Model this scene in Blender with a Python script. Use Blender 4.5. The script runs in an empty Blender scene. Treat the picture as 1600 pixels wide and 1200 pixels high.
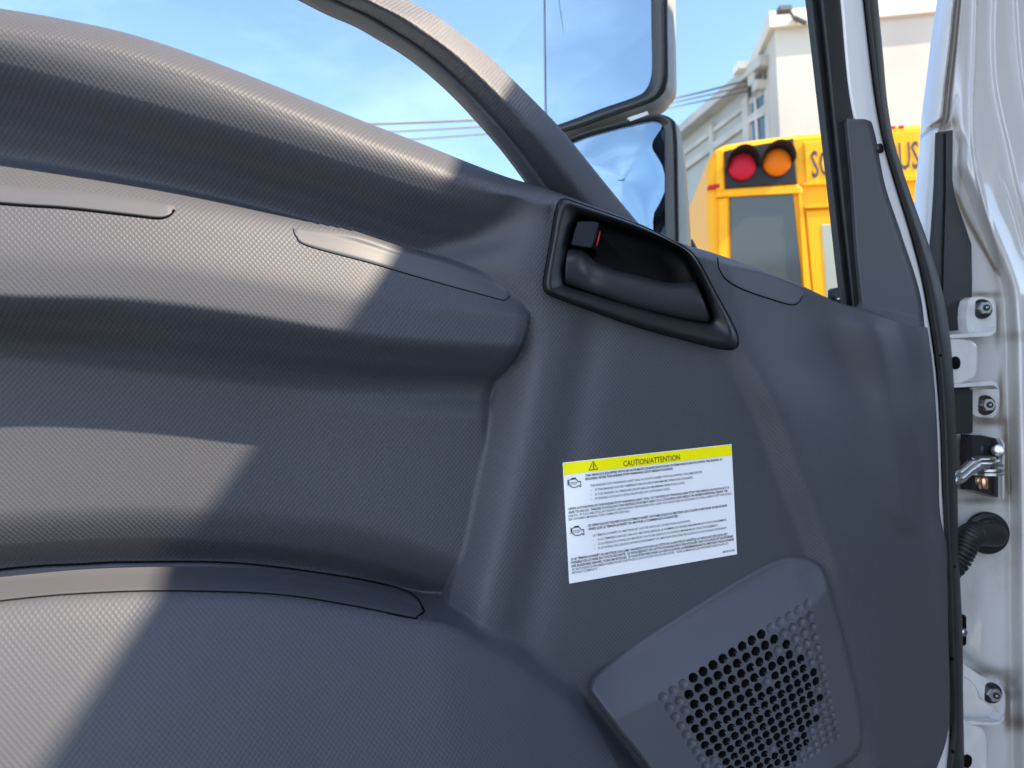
import bpy, math
import numpy as np

# ------------------------------------------------------------------ camera calibration
FPX = 1155.0; YAW = math.radians(22); ROLL = math.radians(3); D = 0.5; CZ = 1.5
FW = np.array([math.sin(YAW), math.cos(YAW), 0.0]); R0 = np.array([math.cos(YAW), -math.sin(YAW), 0.0]); U0 = np.array([0, 0, 1.0])
RI = math.cos(ROLL) * R0 - math.sin(ROLL) * U0
UI = math.cos(ROLL) * U0 + math.sin(ROLL) * R0
CAM = np.array([0, 0, CZ])

sc = bpy.context.scene
cam_d = bpy.data.cameras.new("camera"); cam = bpy.data.objects.new("camera", cam_d); sc.collection.objects.link(cam)
from mathutils import Matrix, Vector
m = Matrix((( RI[0], UI[0], -FW[0], 0), (RI[1], UI[1], -FW[1], 0), (RI[2], UI[2], -FW[2], CZ), (0, 0, 0, 1)))
cam.matrix_world = m
cam_d.sensor_width = 36; cam_d.lens = FPX / 1600 * 36
cam_d.clip_start = 0.02; cam_d.clip_end = 3000
cam_d.dof.use_dof = True; cam_d.dof.focus_distance = 0.54; cam_d.dof.aperture_fstop = 12.0
sc.camera = cam

# ------------------------------------------------------------------ sun, sky, exposure
SUNDIR = Vector((1.03, -.86, 1.36)).normalized()
sun_d = bpy.data.lights.new("sun", 'SUN'); sun_d.energy = 5.0; sun_d.angle = math.radians(0.6); sun_d.color = (1.0, 0.825, 0.62)
sun = bpy.data.objects.new("sun", sun_d); sc.collection.objects.link(sun)
sun.rotation_euler = SUNDIR.to_track_quat('Z', 'Y').to_euler(); sun.location = (3, -3, 6)
world = bpy.data.worlds.new("World"); sc.world = world; world.use_nodes = True
wn = world.node_tree.nodes; wl = world.node_tree.links
bg = wn['Background']; bg.inputs['Strength'].default_value = 0.12
sky = wn.new('ShaderNodeTexSky'); sky.sky_type = 'NISHITA'; sky.sun_disc = False
sky.sun_elevation = math.asin(SUNDIR.z); sky.sun_rotation = math.atan2(SUNDIR.x, SUNDIR.y)
sky.air_density = 1.0; sky.dust_density = 0.6; sky.ozone_density = 3.0
tc = wn.new('ShaderNodeTexCoord')
mp = wn.new('ShaderNodeMapping'); mp.inputs['Scale'].default_value = (1, 1, 2.4); mp.inputs['Location'].default_value = (3.1, 1.7, 0.4)
wl.new(tc.outputs['Generated'], mp.inputs['Vector'])
nz = wn.new('ShaderNodeTexNoise'); nz.inputs['Scale'].default_value = 2.2; nz.inputs['Detail'].default_value = 8; nz.inputs['Roughness'].default_value = 0.58
wl.new(mp.outputs['Vector'], nz.inputs['Vector'])
cr = wn.new('ShaderNodeValToRGB'); cr.color_ramp.elements[0].position = 0.52; cr.color_ramp.elements[1].position = 0.75
cr.color_ramp.elements[1].color = (0.30, 0.30, 0.30, 1)
wl.new(nz.outputs['Fac'], cr.inputs['Fac'])
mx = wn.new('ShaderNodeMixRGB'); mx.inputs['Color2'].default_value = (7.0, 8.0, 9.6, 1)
# bright cloud added in the unseen left sky to light left-facing trim
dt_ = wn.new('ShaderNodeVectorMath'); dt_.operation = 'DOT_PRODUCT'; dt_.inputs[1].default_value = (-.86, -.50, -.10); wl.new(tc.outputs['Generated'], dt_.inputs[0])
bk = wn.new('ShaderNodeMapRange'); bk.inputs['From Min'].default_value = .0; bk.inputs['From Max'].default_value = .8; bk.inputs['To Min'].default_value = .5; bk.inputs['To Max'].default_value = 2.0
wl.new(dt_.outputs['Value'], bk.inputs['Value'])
left_fill = wn.new('ShaderNodeMapRange'); left_fill.interpolation_type = 'SMOOTHSTEP'; left_fill.inputs['From Min'].default_value = .35; left_fill.inputs['From Max'].default_value = .95; left_fill.inputs['To Max'].default_value = .75
wl.new(dt_.outputs['Value'], left_fill.inputs['Value'])
cm = wn.new('ShaderNodeMath'); cm.operation = 'MULTIPLY_ADD'; cm.use_clamp = True; wl.new(cr.outputs['Color'], cm.inputs[0]); wl.new(bk.outputs['Result'], cm.inputs[1]); wl.new(left_fill.outputs['Result'], cm.inputs[2])
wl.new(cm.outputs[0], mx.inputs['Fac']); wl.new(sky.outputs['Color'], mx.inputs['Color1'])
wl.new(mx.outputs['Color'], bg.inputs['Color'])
sc.view_settings.view_transform = 'Standard'; sc.view_settings.look = 'None'
sc.view_settings.exposure = 1.68; sc.view_settings.gamma = 1.0
sc.render.engine = 'CYCLES'
sc.cycles.use_denoising = True
sc.cycles.max_bounces = 8; sc.cycles.transparent_max_bounces = 12

# ------------------------------------------------------------------ maths helpers
def ray(u, v):
    u = np.asarray(u, float)[..., None]; v = np.asarray(v, float)[..., None]
    return FW * FPX + RI * (u - 800) + UI * (600 - v)
def on_door(u, v, h):
    """point on the plane parallel to the door, h metres in front of its base plane"""
    d = ray(u, v); h = np.asarray(h, float)
    return CAM + d * ((D - h) / d[..., 1])[..., None]
def at(u, v, depth):
    d = ray(u, v); return CAM + d * (np.asarray(depth, float) / FPX)[..., None]
def pchip(x, y):
    """monotone cubic through points"""
    x = np.asarray(x, float); y = np.asarray(y, float)
    hh = np.diff(x); dl = np.diff(y) / hh; dd = np.zeros(len(x))
    for i in range(1, len(x) - 1):
        if dl[i-1] * dl[i] > 0:
            w1 = 2 * hh[i] + hh[i-1]; w2 = hh[i] + 2 * hh[i-1]
            dd[i] = (w1 + w2) / (w1 / dl[i-1] + w2 / dl[i])
    dd[0] = dl[0]; dd[-1] = dl[-1]
    def f(q):
        q = np.asarray(q, float)
        i = np.clip(np.searchsorted(x, q) - 1, 0, len(x) - 2)
        t = np.clip((q - x[i]) / hh[i], 0, 1)
        r = (2*t**3 - 3*t**2 + 1) * y[i] + (t**3 - 2*t**2 + t) * hh[i] * dd[i] + (-2*t**3 + 3*t**2) * y[i+1] + (t**3 - t**2) * hh[i] * dd[i+1]
        r = r + np.where(q < x[0], (q - x[0]) * dd[0], 0) + np.where(q > x[-1], (q - x[-1]) * dd[-1], 0)
        return r
    return f
def cv(pts):
    """smooth curve through points given as (independent, dependent): Catmull tangents"""
    p = sorted(pts); x = np.array([a[0] for a in p], float); y = np.array([a[1] for a in p], float)
    dd = np.gradient(y, x)
    def f(q):
        q = np.asarray(q, float)
        i = np.clip(np.searchsorted(x, q) - 1, 0, len(x) - 2); h_ = x[i+1] - x[i]
        t = np.clip((q - x[i]) / h_, 0, 1)
        r = (2*t**3 - 3*t**2 + 1) * y[i] + (t**3 - 2*t**2 + t) * h_ * dd[i] + (-2*t**3 + 3*t**2) * y[i+1] + (t**3 - t**2) * h_ * dd[i+1]
        return r + np.where(q < x[0], (q - x[0]) * dd[0], 0) + np.where(q > x[-1], (q - x[-1]) * dd[-1], 0)
    return f
def cvx(pts):            # curve u(v) from (u, v) pixel points
    return cv([(b, a) for a, b in pts])
def sstep(a, b, x):
    t = np.clip((x - a) / (b - a), 0, 1); return t * t * (3 - 2 * t)
def smax(a, b, k):
    h = np.clip(k - np.abs(a - b), 0, None) / k
    return np.maximum(a, b) + h * h * k * 0.25
def smin(a, b, k): return -smax(-a, -b, k)
def catmull(pts, n, closed=False):
    P = np.array(pts, float); N = len(P); out = []
    segs = N if closed else N - 1
    for i in range(segs):
        if closed: p0, p1, p2, p3 = P[(i-1) % N], P[i], P[(i+1) % N], P[(i+2) % N]
        else:
            p1, p2 = P[i], P[i+1]; p0 = P[i-1] if i else 2*p1 - p2; p3 = P[i+2] if i+2 < N else 2*p2 - p1
        for k in range(n):
            t = k / n
            out.append(0.5 * ((2*p1) + (-p0+p2)*t + (2*p0-5*p1+4*p2-p3)*t*t + (-p0+3*p1-3*p2+p3)*t**3))
    if not closed: out.append(P[-1])
    return np.array(out)

# ------------------------------------------------------------------ mesh helpers
COL = sc.collection
def mk(name, verts, faces, mat, parent=None, smooth=True):
    me = bpy.data.meshes.new(name)
    me.from_pydata([tuple(map(float, p)) for p in verts], [], [tuple(int(i) for i in f) for f in faces]); me.update()
    return link(name, me, mat, parent, smooth)
def link(name, me, mat, parent, smooth=True):
    if smooth and len(me.polygons): me.polygons.foreach_set('use_smooth', [True] * len(me.polygons))
    if mat: me.materials.append(mat)
    o = bpy.data.objects.new(name, me); COL.objects.link(o)
    if parent: o.parent = parent
    return o
def gridmesh(name, P, mat, parent=None, mask=None, smooth=True):
    n, m_ = P.shape[:2]
    idx = np.arange(n * m_).reshape(n, m_)
    q = np.stack([idx[:-1, :-1], idx[1:, :-1], idx[1:, 1:], idx[:-1, 1:]], -1)
    if mask is not None:
        k = mask[:-1, :-1] & mask[1:, :-1] & mask[1:, 1:] & mask[:-1, 1:]; q = q[k]
    q = q.reshape(-1, 4)
    used = np.unique(q); remap = np.full(n * m_, -1); remap[used] = np.arange(len(used))
    q = remap[q]; V = P.reshape(-1, 3)[used]
    me = bpy.data.meshes.new(name)
    me.vertices.add(len(V)); me.vertices.foreach_set('co', V.astype(np.float32).ravel())
    me.loops.add(q.size); me.loops.foreach_set('vertex_index', q.astype(np.int32).ravel())
    me.polygons.add(len(q)); me.polygons.foreach_set('loop_start', (np.arange(len(q)) * 4).astype(np.int32))
    me.update(calc_edges=True)
    me.polygons.foreach_set('use_smooth', [smooth] * len(q))
    if mat: me.materials.append(mat)
    o = bpy.data.objects.new(name, me); COL.objects.link(o)
    if parent: o.parent = parent
    return o
class MB:
    """collects pieces that become ONE mesh"""
    def __init__(s): s.v = []; s.f = []
    def add(s, v, f):
        b = len(s.v); s.v += [tuple(map(float, p)) for p in v]; s.f += [tuple(int(i) + b for i in q) for q in f]; return s
    def build(s, name, mat, parent=None, smooth=False): return mk(name, s.v, s.f, mat, parent, smooth)
def loft(rings, cap0=True, cap1=True, closed=True):
    n = len(rings[0]); V = np.concatenate([np.asarray(r, float) for r in rings]); f = []
    for i in range(len(rings) - 1):
        for j in range(n if closed else n - 1):
            k = (j + 1) % n; f.append((i*n + j, i*n + k, (i+1)*n + k, (i+1)*n + j))
    if cap0: f.append(tuple(range(n))[::-1])
    if cap1: f.append(tuple(range((len(rings)-1)*n, len(rings)*n)))
    return V, f
def box(c, s, ex=(1, 0, 0), ey=(0, 1, 0), ez=(0, 0, 1)):
    """box with centre c and full sizes s in the frame ex ey ez"""
    c = np.array(c, float); ex, ey, ez = map(np.array, (ex, ey, ez)); V = []
    for z in (-.5, .5):
        for x, y in ((-.5, -.5), (.5, -.5), (.5, .5), (-.5, .5)): V.append(c + ex*x*s[0] + ey*y*s[1] + ez*z*s[2])
    return V, [(0, 3, 2, 1), (4, 5, 6, 7), (0, 1, 5, 4), (1, 2, 6, 5), (2, 3, 7, 6), (3, 0, 4, 7)]
def tube(pts, r, n=12, cap=True):
    P = np.array(pts, float); r = np.broadcast_to(r, len(P)); T = np.gradient(P, axis=0)
    T /= np.linalg.norm(T, axis=1)[:, None]
    a = np.cross(T[0], [0, 0, 1.0]);
    if np.linalg.norm(a) < .1: a = np.cross(T[0], [0, 1.0, 0])
    rings = []
    for p, t, rr in zip(P, T, r):
        a = a - t * a.dot(t); a /= np.linalg.norm(a); b = np.cross(t, a)
        rings.append([p + rr * (math.cos(q) * a + math.sin(q) * b) for q in np.linspace(0, 2*math.pi, n, endpoint=False)])
    return loft(rings, cap, cap)
def cyl(c, axis, r, length, n=24, bevel=0.0):
    c = np.array(c, float); ax = np.array(axis, float); ax /= np.linalg.norm(ax)
    a = np.cross(ax, [0, 0, 1.0])
    if np.linalg.norm(a) < .1: a = np.cross(ax, [0, 1.0, 0])
    a /= np.linalg.norm(a); b = np.cross(ax, a)
    def ring(rr, d): return [c + ax*d + rr*(math.cos(q)*a + math.sin(q)*b) for q in np.linspace(0, 2*math.pi, n, endpoint=False)]
    if bevel: return loft([ring(r-bevel, 0), ring(r, bevel), ring(r, length-bevel), ring(r-bevel, length)])
    return loft([ring(r, 0), ring(r, length)])
def shrink(P, d):
    c = np.mean(P, axis=0); w = P - c; L = np.linalg.norm(w, axis=1)[:, None]; return c + w * (1 - d / L)
def slab(poly, h1, h0, bev=1.5, n=6, closed_smooth=False):
    """plate whose outline is given in picture units at height h1 on the door's frame, depth back to h0 (along y)"""
    P = catmull(poly, n, True) if closed_smooth else np.array(poly, float)
    Q = shrink(P, bev); dep = h1 - h0; bb = min(0.0015, dep * .4)
    top = on_door(Q[:, 0], Q[:, 1], h1); mid = on_door(P[:, 0], P[:, 1], h1 - bb)
    bot = mid + np.array([0, dep - bb, 0])
    return loft([top, mid, bot])

# ------------------------------------------------------------------ materials
def mat(name, col, rough=0.5, metal=0.0, spec=0.5, bump=None, var=0.0, vscale=4.0, coat=0.0, sheen=0.0):
    m_ = bpy.data.materials.new(name); m_.use_nodes = True; nt = m_.node_tree; N = nt.nodes; L = nt.links
    b = N['Principled BSDF']; b.inputs['Base Color'].default_value = (*col, 1); b.inputs['Roughness'].default_value = rough
    b.inputs['Metallic'].default_value = metal; b.inputs['Specular IOR Level'].default_value = spec
    b.inputs['Coat Weight'].default_value = coat; b.inputs['Coat Roughness'].default_value = 0.08
    b.inputs['Sheen Weight'].default_value = sheen
    tcn = N.new('ShaderNodeTexCoord')
    if var:
        no = N.new('ShaderNodeTexNoise'); no.inputs['Scale'].default_value = vscale; no.inputs['Detail'].default_value = 6
        L.new(tcn.outputs['Object'], no.inputs['Vector'])
        rp = N.new('ShaderNodeValToRGB'); rp.color_ramp.elements[0].position = .3; rp.color_ramp.elements[1].position = .7
        rp.color_ramp.elements[0].color = (*[c * (1 - var) for c in col], 1); rp.color_ramp.elements[1].color = (*[min(1, c * (1 + var)) for c in col], 1)
        L.new(no.outputs['Fac'], rp.inputs['Fac']); L.new(rp.outputs['Color'], b.inputs['Base Color'])
        mr = N.new('ShaderNodeMapRange'); mr.inputs['To Min'].default_value = rough * .88; mr.inputs['To Max'].default_value = min(1, rough * 1.15)
        L.new(no.outputs['Fac'], mr.inputs['Value']); L.new(mr.outputs['Result'], b.inputs['Roughness'])
    if bump == 'grain':      # fine leather-like moulding grain
        vo = N.new('ShaderNodeTexNoise'); vo.inputs['Scale'].default_value = 900; vo.inputs['Detail'].default_value = 2
        L.new(tcn.outputs['Object'], vo.inputs['Vector'])
        bp = N.new('ShaderNodeBump'); bp.inputs['Distance'].default_value = 0.00012; bp.inputs['Strength'].default_value = .35
        L.new(vo.outputs['Fac'], bp.inputs['Height']); L.new(bp.outputs['Normal'], b.inputs['Normal'])
    if bump == 'weave':      # staggered pips moulded into the door trim
        sx = N.new('ShaderNodeSeparateXYZ')
        wrp = N.new('ShaderNodeTexNoise'); wrp.inputs['Scale'].default_value = 14; L.new(tcn.outputs['Object'], wrp.inputs['Vector'])
        wm = N.new('ShaderNodeVectorMath'); wm.operation = 'MULTIPLY_ADD'; wm.inputs[1].default_value = (.0022,) * 3
        L.new(wrp.outputs['Color'], wm.inputs[0]); L.new(tcn.outputs['Object'], wm.inputs[2]); L.new(wm.outputs['Vector'], sx.inputs[0])
        def math_(op, a, bb=None, c=None):
            q = N.new('ShaderNodeMath'); q.operation = op
            for i, val in enumerate((a, bb, c)):
                if val is None: continue
                if isinstance(val, (int, float)): q.inputs[i].default_value = val
                else: L.new(val, q.inputs[i])
            return q.outputs[0]
        PX, PZ = 0.0030, 0.0037
        zz = math_('MULTIPLY_ADD', sx.outputs['X'], 0.10, sx.outputs['Z'])
        cx_ = math_('COSINE', math_('MULTIPLY', sx.outputs['X'], 2*math.pi/PX)); cz_ = math_('COSINE', math_('MULTIPLY', zz, 2*math.pi/PZ))
        pr = math_('MULTIPLY', cx_, cz_)
        sm = N.new('ShaderNodeMapRange'); sm.interpolation_type = 'SMOOTHSTEP'; sm.inputs['From Min'].default_value = -.5; sm.inputs['From Max'].default_value = .75
        L.new(pr, sm.inputs['Value'])
        no = N.new('ShaderNodeTexNoise'); no.inputs['Scale'].default_value = 1300; L.new(tcn.outputs['Object'], no.inputs['Vector'])
        ht = math_('MULTIPLY_ADD', no.outputs['Fac'], .25, sm.outputs['Result'])
        bp = N.new('ShaderNodeBump'); bp.inputs['Distance'].default_value = 0.00016; bp.inputs['Strength'].default_value = 0.75
        ga = N.new('ShaderNodeAttribute'); ga.attribute_name = 'grainless'; L.new(math_('MULTIPLY', math_('SUBTRACT', 1.0, ga.outputs['Fac']), .75), bp.inputs['Strength'])
        L.new(ht, bp.inputs['Height']); L.new(bp.outputs['Normal'], b.inputs['Normal'])
    if bump == 'orange':     # paint with faint ripple
        no2 = N.new('ShaderNodeTexNoise'); no2.inputs['Scale'].default_value = 35; no2.inputs['Detail'].default_value = 3
        L.new(tcn.outputs['Object'], no2.inputs['Vector'])
        bp = N.new('ShaderNodeBump'); bp.inputs['Distance'].default_value = 0.0006; bp.inputs['Strength'].default_value = .4
        L.new(no2.outputs['Fac'], bp.inputs['Height']); L.new(bp.outputs['Normal'], b.inputs['Normal'])
    return m_
M_TRIM = mat('trim_textured', (.055, .059, .070), .54, spec=.38, bump='weave', var=.05, vscale=5)
M_SMOOTH = mat('trim_smooth', (.068, .072, .084), .50, spec=.38, bump='grain', var=.05, vscale=6)
M_BEZEL = mat('bezel_plastic', (.007, .008, .010), .40, bump='grain')
M_BLACK = mat('black_rubber', (.012, .013, .014), .5, spec=.4, var=.3, vscale=60)
M_GAP = mat('gap_black', (.003, .003, .003), .9, spec=.1)
M_GLOSSB = mat('black_gloss', (.015, .015, .016), .2)
M_PAINT = mat('white_paint', (.70, .71, .71), .22, coat=.5, bump='orange', var=.05, vscale=9)
M_STEEL = mat('zinc_steel', (.55, .57, .58), .28, metal=1.0, var=.2, vscale=90)
M_BRASS = mat('copper_pin', (.65, .38, .24), .3, metal=1.0)
M_MIRROR = mat('mirror_silver', (.19, .27, .37), .0, metal=1.0)
M_CHROME = mat('mirror_rim', (.35, .36, .37), .15, metal=1.0)
M_HOUS = mat('mirror_housing', (.27, .27, .25), .4, var=.06, vscale=12)
M_RED = mat('red_mark', (.55, .04, .05), .4)
M_LABEL = mat('label_white', (.86, .87, .88), .35)
M_YEL = mat('label_yellow', (.95, .86, .0), .5, spec=.2)
M_INK = mat('ink_black', (.012, .012, .02), .5)
M_CAB = mat('cab_lining', (.16, .16, .17), .7)
def glassmat(name, tint, refl=1.0):
    m_ = bpy.data.materials.new(name); m_.use_nodes = True; nt = m_.node_tree; N = nt.nodes; L = nt.links
    N.remove(N['Principled BSDF']); out = N['Material Output']
    t = N.new('ShaderNodeBsdfTransparent'); t.inputs['Color'].default_value = (*tint, 1)
    g = N.new('ShaderNodeBsdfGlossy'); g.inputs['Roughness'].default_value = 0.0; g.inputs['Color'].default_value = (refl, refl, refl, 1)
    lw = N.new('ShaderNodeLayerWeight'); lw.inputs['Blend'].default_value = .5
    p5 = N.new('ShaderNodeMath'); p5.operation = 'POWER'; p5.inputs[1].default_value = 5.0; L.new(lw.outputs['Facing'], p5.inputs[0])
    fr = N.new('ShaderNodeMath'); fr.operation = 'MULTIPLY_ADD'; fr.inputs[1].default_value = .9; fr.inputs[2].default_value = .014; L.new(p5.outputs[0], fr.inputs[0])
    mx_ = N.new('ShaderNodeMixShader'); L.new(fr.outputs[0], mx_.inputs[0]); L.new(t.outputs[0], mx_.inputs[1]); L.new(g.outputs[0], mx_.inputs[2])
    L.new(mx_.outputs[0], out.inputs[0]); return m_
M_GLASS = glassmat('window_glass', (.965, .985, .98))

# ------------------------------------------------------------------ tags
def empty(name, loc=(0, 0, 0)):
    o = bpy.data.objects.new(name, None); COL.objects.link(o); o.location = loc; o.empty_display_size = .1; return o
def tag(o, label=None, cat=None, group=None, kind=None):
    for k, val in (('label', label), ('category', cat), ('group', group), ('kind', kind)):
        if val: o[k] = val
    return o
# a thing keeps its root at the world origin of its build frame so that parts are authored in world metres
truck = tag(empty('truck'), 'white truck with its driver door open, grey textured trim and a yellow caution sticker', 'truck')

# =================================================================== DOOR PANEL RELIEF
S = cv([(-320, -32), (-150, -8), (0, 13), (100, 30), (200, 52), (300, 84), (400, 122), (500, 162), (570, 190), (650, 221), (730, 253), (800, 279), (850, 293),
        (880, 303), (940, 326), (1005, 352), (1060, 378), (1120, 397), (1200, 425), (1250, 445), (1300, 468), (1325, 477), (1350, 482), (1375, 491), (1415, 505), (1450, 512), (1520, 520)])
A = cv([(-320, 60), (0, 106), (200, 160), (400, 219), (550, 268), (690, 312), (760, 322), (830, 326), (1000, 400)])
B = cv([(-320, 200), (0, 240), (200, 276), (400, 321), (550, 362), (640, 390), (700, 408), (830, 440), (1000, 470)])
C = cv([(-320, 268), (0, 293), (270, 323), (460, 358), (550, 374), (625, 398), (720, 426), (790, 452), (830, 468), (1000, 520)])
Dd = cv([(-320, 425), (0, 462), (200, 467), (400, 493), (520, 515), (640, 530), (760, 538), (900, 545)])
E_ = cv([(-320, 500), (0, 540), (200, 561), (400, 583), (600, 601), (760, 606), (900, 606)])
Fs = cv([(-320, 600), (0, 655), (200, 672), (430, 680), (700, 700), (900, 700)])
G = cv([(-320, 815), (0, 795), (250, 788), (400, 793), (600, 825), (700, 860), (900, 930)])
I_ = cv([(-320, 930), (0, 889), (133, 880), (213, 877), (373, 879), (533, 899), (653, 930), (720, 955), (900, 1040)])
LIP = cv([(-320, 990), (-150, 962), (0, 943), (133, 930), (267, 926), (427, 931), (533, 946), (651, 967), (700, 976), (760, 1006), (813, 1036), (867, 1074), (920, 1118), (984, 1182), (1040, 1250), (1120, 1360), (1220, 1500)])
CL = cvx([(800, 180), (790, 260), (776, 300), (768, 340), (738, 373), (696, 413), (715, 450), (748, 480), (766, 520), (776, 560), (776, 600), (768, 640), (743, 750), (724, 850), (702, 930), (696, 968), (690, 1020), (690, 1500)])
CR = cvx([(860, 180), (852, 260), (850, 300), (852, 340), (856, 413), (864, 480), (862, 540), (850, 600), (836, 680), (820, 750), (790, 870), (768, 960), (755, 1020), (750, 1500)])
AEND = cvx([(806, 300), (812, 430), (824, 458), (828, 475), (827, 505), (819, 535), (806, 560), (790, 582), (778, 600), (772, 700), (770, 1500)])
R1 = cvx([(1110, 300), (1130, 420), (1163, 533), (1190, 583), (1223, 650), (1264, 763), (1299, 850), (1328, 967), (1349, 1055), (1362, 1142), (1372, 1250), (1380, 1500)])
R2 = cvx([(1262, 380), (1280, 463), (1297, 533), (1313, 600), (1328, 693), (1340, 751), (1372, 824), (1400, 870), (1420, 1500)])
R3 = cvx([(1350, 440), (1372, 490), (1383, 520), (1397, 583), (1408, 667), (1414, 750), (1420, 800), (1430, 850), (1440, 1500)])
EDGE = cvx([(1300, -400), (1330, -100), (1345, 0), (1360, 100), (1376, 200), (1395, 280), (1415, 347), (1436, 435), (1448, 505), (1458, 577), (1464, 660), (1467, 740), (1469, 800), (1472, 822), (1477, 840),
            (1480, 900), (1482, 1000), (1484, 1080), (1483, 1130), (1478, 1160), (1464, 1200), (1440, 1260), (1420, 1340), (1410, 1500)])

def H_left(u, v):
    a, b, c, d, e, f, g, i = A(u), B(u), C(u), Dd(u), E_(u), Fs(u), G(u), I_(u); s = S(u)
    ks = [s - 80, s + .5 * (a - s), a - 12, a + .38 * (b - a), a + .7 * (b - a), b + 2, c - 14, c + 4, c + .25 * (d - c), d - 45, d - 5, d + .5 * (e - d), e - 5, e + 22, f, g, g + .6 * (i - g), i, i + 400]
    hs = [.030, .032, .029, .012, .0005, -.006, .014, .0225, .029, .0365, .037, .020, .002, -.005, -.0070, -.0080, -.016, -.032, -.034]
    K = np.stack(np.broadcast_arrays(*ks), 0); Hh = np.array(hs)
    out = np.full(np.shape(v), hs[0], float)
    dl = np.diff(Hh)[:, None, None] / np.maximum(np.diff(K, axis=0).reshape(len(ks) - 1, *np.atleast_2d(v).shape), 1)
    hk = np.diff(K, axis=0).reshape(dl.shape)
    dd = np.zeros((len(ks),) + dl.shape[1:])
    for j in range(1, len(ks) - 1):
        pr = dl[j-1] * dl[j]
        with np.errstate(divide='ignore', invalid='ignore'):
            w1 = 2*hk[j] + hk[j-1]; w2 = hk[j] + 2*hk[j-1]
            val = (w1 + w2) / (w1 / dl[j-1] + w2 / dl[j])
        dd[j] = np.where(pr > 0, val, 0)
    V2 = np.atleast_2d(v); o = np.full(V2.shape, hs[0]); K2 = K.reshape(len(ks), *V2.shape)
    for j in range(len(ks) - 1):
        t = np.clip((V2 - K2[j]) / hk[j], 0, 1); inside = (V2 >= K2[j]) & (V2 < K2[j+1])
        r = (2*t**3 - 3*t**2 + 1) * hs[j] + (t**3 - 2*t**2 + t) * hk[j] * dd[j] + (-2*t**3 + 3*t**2) * hs[j+1] + (t**3 - t**2) * hk[j] * dd[j+1]
        o = np.where(inside, r, o)
    o = np.where(V2 >= K2[-1], hs[-1], o)
    # the arm rest ends in a rounded corner in front of the column
    m_ = sstep(C(u) - 10, C(u) + 4, V2)
    cut = sstep(AEND(v) - 3, AEND(v) + 6, u) * (1 - sstep(E_(u) - 4, E_(u) + 18, V2))
    rnd = sstep(AEND(v) - 26, AEND(v) - 1, u)
    o = o - m_ * (.0035 * rnd ** 2 + np.clip(o + .012, 0, 1) * cut)
    o = o + .011 * sstep(400, 760, u) * sstep(E_(u) - 5, E_(u) + 50, V2) * (1 - sstep(G(u), I_(u), V2))
    o = o - .2 * sstep(852, 930, u)
    o = np.where(u > 935, -.2, np.clip(o, -.25, .1))
    return o.reshape(np.shape(v))
def H_right(u, v):
    base = .033 + .012 * sstep(R1(v) - 52, R1(v) + 2, u) * sstep(470, 640, v)
    l, r = CL(v), CR(v)
    base = base - .0045 * np.exp(-((u - r - 55) / 34.) ** 2) * sstep(440, 540, v)
    # right of the first ridge the trim falls away towards the hinge edge
    w = np.clip(u - R1(v) - 4, 0, None); up_ = 1.0
    fall = (np.sqrt(w * w + 16. ** 2) - 16) * .00032
    fall = -smax(-fall, -(.024 + .012 * sstep(500, 620, v)) + 0 * fall, .010)
    base = base - fall * up_ - (1 - up_) * sstep(1090, 1300, u) * .018
    bul = sstep(R2(v) - 3, R2(v) + 80, u) * .015 * (1 - sstep(R3(v) - 14, R3(v) + 26, u))
    bul = bul * (1 - sstep(800, 850, v + (u - 1400) * -.15)) * sstep(S(u) - 20, S(u) + 30, v)
    base = base + bul - .006 * sstep(R3(v) - 10, R3(v) + 30, u) * (1 - sstep(800, 860, v))
    ed = np.clip((u - (EDGE(v) - 16)) / 16., 0, 1)
    base = base - .008 * (1 - np.sqrt(1 - ed * ed * .98))
    # sloping column between the two halves
    s_ = (u - l) / (r - l)
    col = .001 + .032 * np.where(s_ < 0, s_ * (1.4 + 3.2 * sstep(560, 640, v)), np.where(s_ < 1, np.sin(np.clip(s_, 0, 1) * 1.35) / .9757, 1 + (s_ - 1) * .3))
    return smin(base, col, .006)
def H_pocket(u, v):
    dv = v - LIP(u)
    sl = .0017 + (.00045 - .0017) * sstep(650, 780, u)
    k = pchip([0, 10, 60, 260, 560], [.0, .004, .014, .036, .054])
    top = .037 + .007 * sstep(450, 850, u)
    side = -.00035 * np.clip(u - 940 - .55 * (v - 1150), 0, None)
    return top + np.where(dv > 0, k(dv), dv * sl) + side
def CAPR(u, v):
    w = np.where(u < 840, 46., 46. - 22. * sstep(840, 960, u))
    q = np.clip((v - S(u)) / w, 0, 1)
    return .034 + .004 * sstep(740, 860, u) - .046 * (1 - np.sqrt(1 - (1 - q) ** 2)) + np.where(v - S(u) > w, (v - S(u) - w) * .003, 0)
def H(u, v):
    u = np.asarray(u, float); v = np.asarray(v, float)
    h = smax(H_left(u, v), H_right(u, v), .0035 + .012 * (1 - sstep(400, 440, v)))
    h = smax(h, H_pocket(u, v), .005)
    return smin(h, CAPR(u, v), .003)
def H1(u, v): return H(np.array([[float(u)]]), np.array([[float(v)]]))[0, 0]
def Hs(P): P = np.asarray(P, float); return H(P[None, :, 0], P[None, :, 1])[0]

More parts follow.
